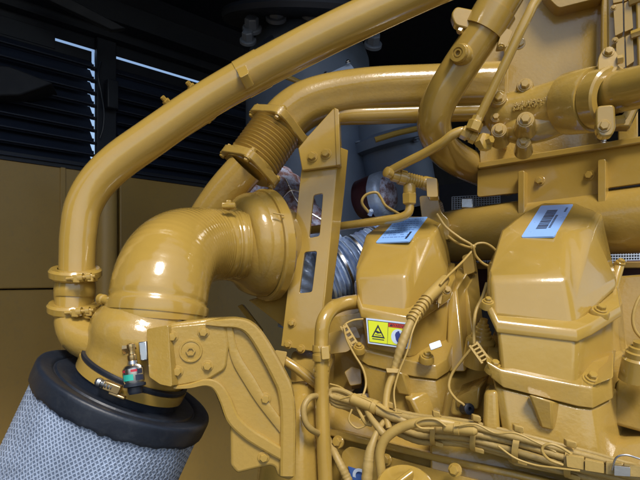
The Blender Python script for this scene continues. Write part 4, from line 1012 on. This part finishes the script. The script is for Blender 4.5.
# upright web from farther cover's back to the gap
bm = skin(BM(), [[P(446, 372, 1.28), P(466, 372, 1.26), P(474, 352, 1.40), P(450, 350, 1.44)], [P(448, 296, 1.37), P(456, 288, 1.37), P(474, 262, 1.5), P(458, 262, 1.52)]]); obj('web', bm, 'engine_paint', SD, bevel=.005)
bm = skin(BM(), [[P(468, 352, 1.30), P(477, 356, 1.27), P(484, 330, 1.4), P(474, 330, 1.42)], [P(461, 290, 1.42), P(466, 288, 1.41), P(478, 268, 1.5), P(470, 268, 1.52)]]); obj('web', bm, 'engine_paint', SD, bevel=.004)
bm = plate(BM(), Plane((470, 265, 1.44), n=(-.5, -.85, .1)), roundpoly([(462, 256), (472, 252), (475, 272), (464, 276)], 2), .03); obj('clip_plate', bm, 'engine_paint', SD, bevel=.003)
ST = thing('injector_stud', 'stepped round stud with ringed neck in the gap beside the larger cover', 'stud', P(477, 345, 1.17))
zx = V((.05, -.3, .95)).normalized(); c = P(479, 352, 1.17)
bm = lathe(BM(), c, zx, [(-.03, .032), (.028, .031), (.034, .026), (.036, .022), (.042, .022), (.044, .019), (.050, .019), (.052, .015), (.058, .015), (.060, .012), (.066, .012), (.068, .008), (.078, .008)], 32); obj('body', bm, 'engine_paint', ST, ang=30)
# far right head piece
H3 = thing('end_casting', 'flat ledge casting with a stepped boss at the right edge', 'casting', P(630, 380, 1.05))
bm = skin(BM(), [[P(612, 425, 1.05), P(700, 450, .93), P(700, 380, 1.2), P(622, 380, 1.25)], [P(616, 368, 1.09), P(700, 360, .96), P(700, 330, 1.2), P(622, 345, 1.25)]]); obj('ledge', bm, 'cast_paint', H3, bevel=.008, seg=3)
bm = skin(BM(), [[P(598, 470, 1.0), P(640, 478, .96), P(690, 440, 1.1), P(620, 430, 1.15)], [P(608, 442, 1.03), P(660, 436, .98), P(690, 420, 1.1), P(620, 415, 1.15)]]); obj('foot_swell', bm, 'cast_paint', H3, bevel=.012, seg=4)
bm = lathe(BM(), P(637, 365, 1.0), (0, -.25, .97), [(-.03, .028), (.012, .027), (.016, .023), (.026, .023), (.028, .019), (.036, .018), (.037, .012), (.046, .012)], 32); obj('boss', bm, 'engine_paint', H3, ang=30)
bm = plate(BM(), Plane((630, 300, 1.3), n=(-.5, -.85, .1)), [(617, 276), (700, 270), (700, 360), (612, 362)], .04); obj('back_web', bm, 'cast_paint', H3, bevel=.006)

# ============================================================ engine block ledge along the bottom
EB = thing('engine_block', 'engine block deck with stepped ledges under the wiring harness', 'engine block', P(400, 470, 1.2))
def eb(pl, poly, th, nm, h=0, m='cast_paint'):
    return obj(nm, plate(BM(), pl, poly, th, h=h), m, EB, bevel=.005, seg=3)
bl = Plane((345, 450, 1.25), (640, 500, .93), (345, 480, 1.23))
eb(bl, [(318, 423), (400, 448), (520, 478), (700, 520), (700, 640), (300, 620)], .4, 'deck_face', h=-.02)
eb(bl, [(328, 428), (346, 432), (440, 455), (520, 472), (700, 515), (700, 521), (520, 479), (440, 462), (346, 440), (328, 435)], .05, 'ledge', h=.012)
eb(bl, roundpoly([(344, 452), (352, 446), (440, 470), (560, 500), (560, 600), (340, 560)], 4), .03, 'access_cover', h=.012)
eb(Plane((345, 425, 1.30), n=(-.2, -.9, .4)), [(318, 395), (378, 405), (480, 432), (480, 470), (318, 450)], .1, 'upper_deck')
eb(Plane((480, 440, 1.12), n=(-.3, -.85, .4)), [(430, 424), (520, 440), (600, 470), (600, 500), (430, 475)], .1, 'upper_deck')
eb(Plane((345, 360, 1.45), n=(-.3, -.9, .1)), roundpoly([(326, 318), (365, 312), (370, 370), (330, 420), (322, 380)], 5), .1, 'side_wall')
eb(Plane((350, 380, 1.36), n=(-.1, -.9, .35)), roundpoly([(344, 372), (352, 366), (361, 369), (362, 384), (350, 386)], 2), .06, 'step_lug')
eb(Plane((355, 395, 1.33), n=(-.1, -.8, .55)), roundpoly([(350, 394), (370, 393), (378, 402), (352, 402)], 2), .06, 'step_lug')
for u, v, d, r in ((338, 442, 1.235, 4.6), (386, 460, 1.17, 4.4), (455, 470, 1.06, 5)): bolt(EB, P(u, v, d), bl.n, px(r, d))
FCV = thing('front_housing', 'tall rounded front housing behind the vertical pipe and cast bracket', 'housing', P(290, 470, 1.3))
bm = skin(BM(), [[P(252, 520, 1.22), P(300, 520, 1.16), P(322, 520, 1.2), P(335, 500, 1.4), P(255, 500, 1.5)], [P(268, 420, 1.26), P(300, 410, 1.19), P(318, 412, 1.23), P(330, 400, 1.4), P(262, 420, 1.5)], [P(278, 385, 1.32), P(300, 378, 1.29), P(316, 380, 1.3), P(322, 372, 1.4), P(274, 380, 1.5)]]); obj('casting', bm, 'cast_paint', FCV, bevel=.02, seg=4)
bm = skin(BM(), [[P(296, 440, 1.27), P(322, 440, 1.25), P(330, 430, 1.36), P(290, 430, 1.36)], [P(297, 372, 1.35), P(330, 366, 1.32), P(336, 350, 1.45), P(290, 350, 1.45)]]); obj('upper_casting', bm, 'cast_paint', FCV, bevel=.012, seg=4)
bm = tube(BM(), [(281, 358, 1.28, 4.5), (296, 368, 1.27, 5), (312, 380, 1.27, 5.5), (322, 388, 1.27, 5.5)], 14); obj('dip_tube', bm, 'engine_paint', FCV)
bm = plate(BM(), Plane((281, 360, 1.26), n=(-.1, -.98, .1)), roundpoly([(275, 350), (287, 352), (283, 371), (278, 368)], 1.5), .006); obj('clip', bm, 'tie_paint', FCV, bevel=.001)
# dark gap strip under the bracket: black bellows-like grille
GP = thing('cross_plate', 'flat horizontal plate joining slotted bracket foot to the engine side', 'plate', P(340, 340, 1.4))
bm = plate(BM(), Plane((335, 345, 1.385), n=(-.1, -.97, .2)), roundpoly([(318, 336), (356, 326), (362, 341), (347, 352), (316, 356)], 2), .012); obj('plate', bm, 'engine_paint', GP, bevel=.003)
bm = plate(BM(), Plane((340, 330, 1.5), n=(-.1, -.97, .2)), roundpoly([(322, 300), (366, 296), (366, 330), (322, 338)], 2), .05); obj('back_plate', bm, 'cast_paint', GP, bevel=.003)
o = obj('tag', plate(BM(), bl, [(351, 466), (372, 472.5), (384, 520), (366, 520)], .004, h=.016), 'tag_blue', EB, bevel=.001)
s = Sheet(bl.at(351, 466, .0165), bl.at(372, 472.5, .0165), bl.at(384, 520, .0165), bl.at(366, 520, .0165))
bm = textmesh('C', px(22, 1.22), bl.at(362.5, 477, .0168), s.x, V((-.15, 0, 1)), bold=.0012, ext=.0003); obj('letter', bm, 'label_white', o, smooth=False)
bm = BM()
for i in range(4): pass
# ============================================================ vertical pipe with banded joint
VP = thing('vertical_pipe', 'slim upright pipe with banded joint in front of the engine side', 'pipe', P(324, 400, 1.2))
bm = tube(BM(), [(375, 299, 1.42, 7.2), (358, 301.5, 1.36, 7.3), (343, 304, 1.30, 7.4), (331, 310, 1.25, 7.4), (323.5, 322, 1.225, 7.4), (321.5, 340, 1.22, 7.2), (321.5, 365, 1.215, 7.1), (322, 400, 1.21, 7.2), (323.5, 440, 1.20, 7.3), (326.5, 500, 1.19, 7.6)], 24); obj('tube', bm, 'engine_paint', VP)
for v0, v1, r in ((345, 361, 9.2), (366, 377, 8.0)):
    a, b = P(321.5, v0, 1.218), P(321.5, v1, 1.216); L = (b-a).length; R_ = px(r, 1.217)
    j = obj('joint_band', lathe(BM(), a, b-a, [(0, R_*.8), (0, R_*.96), (.003, R_), (L*.4, R_), (L*.42, R_*.95), (L*.58, R_*.95), (L*.6, R_), (L-.003, R_), (L, R_*.96), (L, R_*.8)], 28, cap=False), 'engine_paint', VP, ang=30)
bm = plate(BM(), Plane((324, 353, 1.19), n=(.2, -.97, .1)), roundpoly([(321, 347), (329, 346), (330, 359), (322, 360)], 1.5), .02); obj('band_buckle', bm, 'engine_paint', VP, bevel=.002)

# ============================================================ wiring harness
def cable(nm, lab, pts, m, cat='cable', group=None, fn=None, n=12):
    o = obj(nm, tube(BM(), pts, n, 12, fn=fn), m, ang=50); tag(o, lab, cat, group); return o
trunk = [(333, 396, 1.235), (350, 402, 1.215), (370, 409, 1.19), (395, 420, 1.15), (420, 428, 1.115), (445, 430, 1.085), (470, 433, 1.06), (500, 440, 1.035), (530, 448, 1.005), (560, 457, .98), (590, 465, .955), (620, 473, .93), (665, 485, .90)]
HN = thing('wiring_harness', 'thick bundle of painted cables strapped across the cylinder heads', 'wiring harness', P(450, 430, 1.1))
offs = [(-1.5, -6.2, 3.1), (0, -1, 3.4), (.5, 4.2, 3.2), (-1, 8.6, 2.9), (2, -8.5, 2.2), (1.5, 1.8, 2.6), (-.5, 6.4, 2.6), (.8, -3.6, 2.4)]
for k, (du, dv, r) in enumerate(offs):
    ph = random.uniform(0, 6); pts = []
    for i, (u, v, d) in enumerate(trunk):
        sp_k = .55 if i < 2 else (.8 if i < 4 else 1.0)
        w_ = .9*math.sin(i*1.1+ph)
        pts.append((u+du, v+(dv*1.4+1)*sp_k+w_, d-(.010 if k in (1, 2, 0) else -.004)+.004*math.cos(i*1.3+ph), r*(1.08+.3*(1.12-d))))
    obj('cable', tube(BM(), pts, 10, 8, fn=lambda s, t, q=ph: 1+.05*math.sin(s*420+2*t+q)), 'overspray', HN, ang=60)
# looped ends at the left
for (dv, r, e) in ((0, 2.6, 0), (4, 2.5, .004), (-3, 2.4, -.004)):
    obj('cable_loop', tube(BM(), [(372, 408+dv, 1.185+e, r), (350, 404+dv, 1.205+e, r), (336, 401+dv, 1.22+e, r), (330, 396+dv*.6, 1.225+e, r), (333, 391+dv*.5, 1.225+e, r), (345, 393+dv*.5, 1.21+e, r), (360, 401+dv*.5, 1.19+e, r), (378, 409+dv, 1.175+e, r)], 10), 'overspray', HN)
a, b = P(351, 398, 1.18), P(380, 409, 1.15); bm = lathe(BM(), a, b-a, [(0, .010), (.004, .013), (.05, .013), (.052, .0155), (.062, .0155), (.064, .012), (.085, .012)], 16); obj('connector', bm, 'tie_paint', HN, ang=30)
a, b = P(378, 410, 1.15), P(404, 421, 1.12); bm = lathe(BM(), a, b-a, [(0, .011), (.04, .011), (.05, .008), (.075, .006)], 16); obj('splice_sleeve', bm, 'overspray', HN, ang=30)
a, b = P(443, 427, 1.045), P(478, 431, 1.015); bm = lathe(BM(), a, b-a, [(0, .006), (.003, .010), (.022, .010), (.023, .0125), (.032, .0125), (.033, .010), (.060, .010), (.066, .006)], 16); obj('connector', bm, 'tie_paint', HN, ang=30)
cn = Plane((590, 462, .925), (640, 473, .89), (590, 475, .923))
for poly, h in (([(566, 455), (584, 458), (584, 470), (567, 467)], .0), ([(585, 459), (604, 463), (604, 473), (585, 470)], .004), ([(606, 462), (622, 464), (622, 474), (606, 474)], .002), ([(624, 464), (650, 468), (650, 478), (624, 476)], .0)):
    obj('plug_block', plate(BM(), cn, roundpoly(poly, 1.2), .016, h=h), 'tie_paint' if poly[0][0] < 600 else 'overspray', HN, bevel=.002)
obj('steel_latch', tube(BM(), [(612, 470, .90, 1), (616, 458, .895, 1), (626, 455, .89, 1), (640, 459, .885, 1)], 8), 'steel', HN)
obj('terminal_cap', plate(BM(), cn, roundpoly([(614, 464), (630, 466), (630, 475), (614, 474)], 1), .012, h=.012), 'steel', HN, bevel=.002)
# straps and their feet
def strap(u, v, d, ln, w_, nm='strap'):
    """cable tie curling over the bundle, with locking head"""
    i = V((.96, -.2, -.22)); R_ = px(ln, d); c = P(u, v, d+.012)
    bm = BM(); x, y, z = frame((P(u+20, v+5, d-.02)-P(u, v, d)))
    rings = []
    hw = px(w_, d)
    for k in range(25):
        a = math.pi*2*k/24; e = x*math.cos(a)+y*math.sin(a)
        rings.append([c+e*R_-z*hw, c+e*R_+z*hw, c+e*(R_+.0022)+z*hw, c+e*(R_+.0022)-z*hw])
    skin(bm, rings, cap=False); s_ = obj(nm, bm, 'tie_paint', HN, ang=40)
    h_ = P(u-1, v-ln-1.5, d-.006); bm = BM(); box(bm, h_, z, (0, 0, 1), (0, 1, 0), hw*1.5, .006, .006); 
    obj('strap_head', bm, 'tie_paint', s_, bevel=.0015); bm = BM()
    box(bm, P(u+1.5, v+ln-.5, d-.004), z, (0, 0, 1), (0, 1, 0), hw*1.8, .0045, .006); obj('strap_foot', bm, 'tie_paint', s_, bevel=.0015)
for q in ((437, 430, 1.085, 14.5, 2.4), (477, 435, 1.05, 15.5, 2.6), (519, 446, 1.01, 16, 3), (571, 461, .965, 16, 3.2), (392, 417, 1.15, 10.5, 2.2), (365, 407, 1.19, 8, 1.8)):
    strap(*q)
obj('tie_tail', tube(BM(), [(356, 405, 1.175, 1.6), (361, 415, 1.165, 1.8), (366, 423, 1.16, 2), (372, 425, 1.155, 2.2)], 8), 'tie_paint', HN)
obj('tie_tail', tube(BM(), [(362, 402, 1.175, 1.2), (368, 412, 1.165, 1.2), (360, 420, 1.165, 1.2)], 8), 'tie_paint', HN)

cable('arched_cable', 'smooth thick cable arching out of the bundle and down past the cap', [(384, 492, 1.08, 4.6), (381, 470, 1.085, 4.7), (380, 452, 1.085, 4.9), (386, 438, 1.08, 5), (400, 428, 1.07, 5), (418, 422.5, 1.055, 4.9), (440, 422, 1.045, 4.6), (462, 426, 1.04, 4)], 'tie_paint', group='loose engine cables')
cable('braided_cable', 'short braided cable dropping below the bundle left of the round cap', [(388, 417, 1.15, 2.6), (382, 424, 1.135, 2.8), (376, 434, 1.115, 3.2), (373, 442, 1.105, 3.6), (370, 452, 1.10, 5), (368, 466, 1.095, 5.6), (366, 492, 1.09, 6)], 'overspray', group='loose engine cables', fn=lambda s, t: 1+.07*math.sin(s*900+3*t)*math.sin(s*900-3*t))
cable('branch_cable', 'branch cable leaving the bundle beside the braided cable', [(366, 409, 1.17, 2.8), (371, 418, 1.14, 3), (378, 427, 1.12, 3.6), (384, 434, 1.11, 4), (392, 436, 1.10, 3.6)], 'overspray', group='loose engine cables')
cable('looped_hose', 'grey hose loop peeking out behind the vertical pipe', [(320, 396, 1.22, 3), (311, 397, 1.175, 3.1), (305, 404, 1.16, 3.2), (303.5, 413, 1.155, 3.2), (306, 423, 1.155, 3.2), (312, 430, 1.165, 3.2), (320, 434, 1.2, 3)], 'overspray', group='loose engine cables')
cable('slanted_hose', 'ribbed hose running down beside the logo sticker', [(323, 430, 1.29, 3.6), (333, 450, 1.23, 4), (341, 466, 1.205, 4.2), (347, 478, 1.20, 4.6), (352, 492, 1.19, 5)], 'overspray', group='loose engine cables', fn=lambda s, t: 1+.05*math.sin(s*700))
CL = thing('coil_lead', 'ribbed coil lead with connector running down the smaller cover', 'coil lead', P(430, 300, 1.22))
bm = tube(BM(), [(445, 279, 1.30, 4.6), (440, 286, 1.27, 6.2), (433, 293, 1.25, 6.2), (427, 299, 1.235, 6)], 16); obj('connector', bm, 'tie_paint', CL)
a, b = P(428, 298, 1.235), P(411, 321, 1.19); L = (b-a).length
prof = [(0, .010)]
for i in range(7):
    h = L*(i+.1)/7; prof += [(h, .0115), (h+.001, .0155), (h+L/14, .0155), (h+L/14+.001, .0118)]
prof.append((L, .010)); bm = lathe(BM(), a, b-a, prof, 16); obj('ribbed_boot', bm, 'tie_paint', CL, ang=30)
bm = tube(BM(), [(414, 317, 1.205, 4), (409, 326, 1.185, 4.4), (404, 339, 1.175, 4.9), (400, 350, 1.17, 4.5), (397, 360, 1.17, 4.0), (394.5, 368, 1.17, 3.6)], 14, fn=lambda s, t: 1+.04*math.sin(s*500+2*t)); obj('sheath', bm, 'overspray', CL)
bm = tube(BM(), [(396, 362, 1.17, 3.4), (393, 374, 1.168, 3.7), (388, 388, 1.16, 3.7), (386, 402, 1.15, 3.7), (386.5, 416, 1.14, 3.5), (389, 428, 1.13, 3.3)], 12); obj('wire', bm, 'tie_paint', CL)
bm = plate(BM(), Plane((394, 371, 1.155), n=(-.1, -.95, .3)), roundpoly([(386, 368), (401, 369), (400, 373), (387, 372.5)], 1), .01); obj('strap', bm, 'tie_paint', CL, bevel=.001)
bolt(CL, P(447, 290, 1.26), (.1, -.9, .3), px(3.3, 1.26))
bm = plate(BM(), Plane((441, 296, 1.26), n=(-.3, -.9, .2)), roundpoly([(438, 291), (443, 287), (441, 304), (438, 303)], 1), .004); obj('clip', bm, 'tie_paint', CL, bevel=.001)
W = 'thin lacing wires'
cable('lacing_wire', 'thin wire dropping from the manifold to the coil connector', [(437, 214, 1.42, 1.3), (446, 227, 1.40, 1.3), (460, 238, 1.38, 1.3), (473, 247, 1.36, 1.3), (466, 258, 1.34, 1.3), (454, 270, 1.30, 1.3), (445, 279, 1.26, 1.4), (440, 285, 1.245, 1.4)], 'tie_paint', 'wire', W, n=8)
cable('lacing_wire', 'short thin wire meeting the long one at a knot', [(448, 236, 1.42, 1.2), (456, 242, 1.40, 1.2), (465, 246, 1.37, 1.2), (473, 248, 1.355, 1.2)], 'tie_paint', 'wire', W, n=8)
cable('lacing_wire', 'open wire ring hanging beside the wire screen', [(473, 247, 1.35, 1.3), (478, 243.5, 1.35, 1.3), (487, 244, 1.35, 1.3), (496, 251, 1.35, 1.3), (500, 262, 1.35, 1.3), (494, 267, 1.35, 1.3), (484, 264, 1.35, 1.3), (476, 256, 1.35, 1.3), (473.5, 247.5, 1.345, 1.3)], 'tie_paint', 'wire', W, n=8)
obj('knot', lathe(BM(), P(473, 247, 1.35), (.6, -.6, .5), [(-.006, .004), (-.004, .006), (.004, .006), (.006, .004)], 10), 'tie_paint', COL.objects['coil_lead'])
cable('lacing_wire', 'thin wire curving down past the ringed stud', [(487, 283, 1.16, 1.7), (483, 296, 1.15, 1.8), (476, 311, 1.13, 1.8), (474, 326, 1.12, 1.8), (474, 344, 1.11, 1.7)], 'tie_paint', 'wire', W, n=8)
cable('lacing_wire', 'thin wire looping left below the ringed stud to the socket', [(471, 349, 1.12, 1.5), (462, 360, 1.13, 1.5), (452, 374, 1.14, 1.5), (449, 388, 1.135, 1.5), (456, 399, 1.13, 1.4), (464, 405, 1.125, 1.3), (466, 412, 1.12, 1.2)], 'tie_paint', 'wire', W, n=8)
cable('lacing_wire', 'thin wire hanging from the ladder tie left of the warning sticker', [(344, 328, 1.24, 1.1), (347, 340, 1.235, 1.1), (354, 354, 1.23, 1.1), (363, 369, 1.22, 1.2), (366, 384, 1.21, 1.2), (362, 399, 1.19, 1.2)], 'tie_paint', 'wire', W, n=8)
cable('lacing_wire', 'fine wire curving from the ladder tie top over to the cover edge', [(343, 327, 1.25, 1), (347, 323, 1.26, 1), (354, 320, 1.27, 1), (363, 319, 1.28, 1)], 'tie_paint', 'wire', W, n=8)
cable('lacing_wire', 'fine wire sagging behind the vertical pipe into the bundle', [(330, 384, 1.25, 1), (340, 387, 1.24, 1), (348, 393, 1.22, 1), (352, 400, 1.2, 1)], 'tie_paint', 'wire', W, n=8)
cable('lacing_wire', 'bent wire rising at the far right edge', [(646, 290, 1.1, 1.6), (638, 300, 1.1, 1.6), (633, 316, 1.1, 1.6), (635, 330, 1.1, 1.6), (645, 342, 1.1, 1.6)], 'tie_paint', 'wire', W, n=8)
cable('lacing_wire', 'open wire loop lying on the right half of the cable bundle', [(570, 453, .94, 1.5), (560, 447, .945, 1.5), (550, 444, .95, 1.5), (543, 447, .955, 1.5), (543, 453, .955, 1.5), (550, 460, .955, 1.5), (563, 465, .95, 1.5)], 'tie_paint', 'wire', W, n=8)
cable('lacing_wire', 'open wire loop lying on the left half of the cable bundle', [(446, 426, 1.03, 1.2), (436, 419.5, 1.035, 1.2), (424, 419, 1.04, 1.2), (416, 423, 1.045, 1.2), (421, 428, 1.045, 1.2), (434, 428.5, 1.04, 1.2)], 'tie_paint', 'wire', W, n=8)
for lab, pts in (
    ('fine wire lying over the top of the bundle near the vertical pipe', [(340, 399, 1.19, 1), (356, 396, 1.17, 1), (372, 402, 1.15, 1), (388, 411, 1.125, 1), (402, 413, 1.11, 1)]),
    ('fine wire hanging in a loop below the left end of the bundle', [(352, 409, 1.175, 1), (349, 420, 1.17, 1), (357, 428, 1.165, 1), (367, 424, 1.16, 1), (371, 414, 1.155, 1)]),
    ('fine wire twisting along the middle of the bundle', [(455, 426, 1.02, 1.1), (475, 424, 1.01, 1.1), (495, 433, .995, 1.1), (515, 433, .98, 1.1), (538, 443, .965, 1.1), (556, 452, .95, 1.1)]),
    ('fine wire dipping under the bundle at the lower right', [(498, 446, .99, 1.1), (515, 458, .98, 1.1), (535, 465, .965, 1.1), (556, 468, .945, 1.1), (580, 471, .925, 1.1)]),
    ('fine wire running down along the coil lead sheath', [(424, 305, 1.21, 1), (413, 330, 1.165, 1), (407, 352, 1.155, 1), (399, 372, 1.15, 1), (394, 392, 1.14, 1), (396, 412, 1.125, 1)])):
    cable('lacing_wire', lab, pts, 'tie_paint', 'wire', W, n=8)
def ladder(lab, a, b, w_, n):
    """notched strip clip"""
    A, B = P(*a), P(*b); ax = (B-A).normalized(); L = (B-A).length; sd_ = ax.cross(V((0, 1, 0))).normalized(); nn = ax.cross(sd_)
    bm = BM()
    box(bm, (A+B)/2+sd_*w_*.8, ax, sd_, nn, L/2, w_*.25, .003); box(bm, (A+B)/2-sd_*w_*.8, ax, sd_, nn, L/2, w_*.25, .003)
    for i in range(n): box(bm, A+ax*L*(i+.5)/n, ax, sd_, nn, L/n*.22, w_*.7, .0036)
    o = obj('ladder_clip', bm, 'tie_paint', bevel=.0008); tag(o, lab, 'clip', 'notched ladder clips')
ladder('notched ladder clip left of the warning sticker', (343, 325, 1.25), (355, 345, 1.235), .0085, 4)
ladder('notched ladder clip beside the foot of the larger cover', (473, 344, 1.10), (486, 362, 1.07), .010, 5)

# ============================================================ round filler cap at the bottom
OC = thing('filler_cap', 'round painted filler cap with raised grip bar at bottom edge', 'cap', P(404, 484, 1.03))
cz = V((-.05, -.45, .89)).normalized(); c = P(405, 486, 1.02); R_ = px(29, 1.02)
bm = lathe(BM(), c, cz, [(-.03, R_*.96), (-.008, R_), (.0, R_*.97), (.003, R_*.9), (.002, R_*.6), (.004, R_*.55), (.005, .01)], 48, fn=lambda t, h: 1+(.012*math.sin(t*24) if h < 0 else 0)); obj('cap_disc', bm, 'engine_paint', OC, ang=40)
bm = BM(); g = (P(402, 470, .995)-P(386, 482, .985)).normalized(); gy = cz.cross(g); box(bm, c+cz*.008+V((-.006, 0, .004)), g, gy, cz, .026, .006, .010); obj('grip_bar', bm, 'engine_paint', OC, bevel=.004, seg=3)
S.render.engine = 'CYCLES'
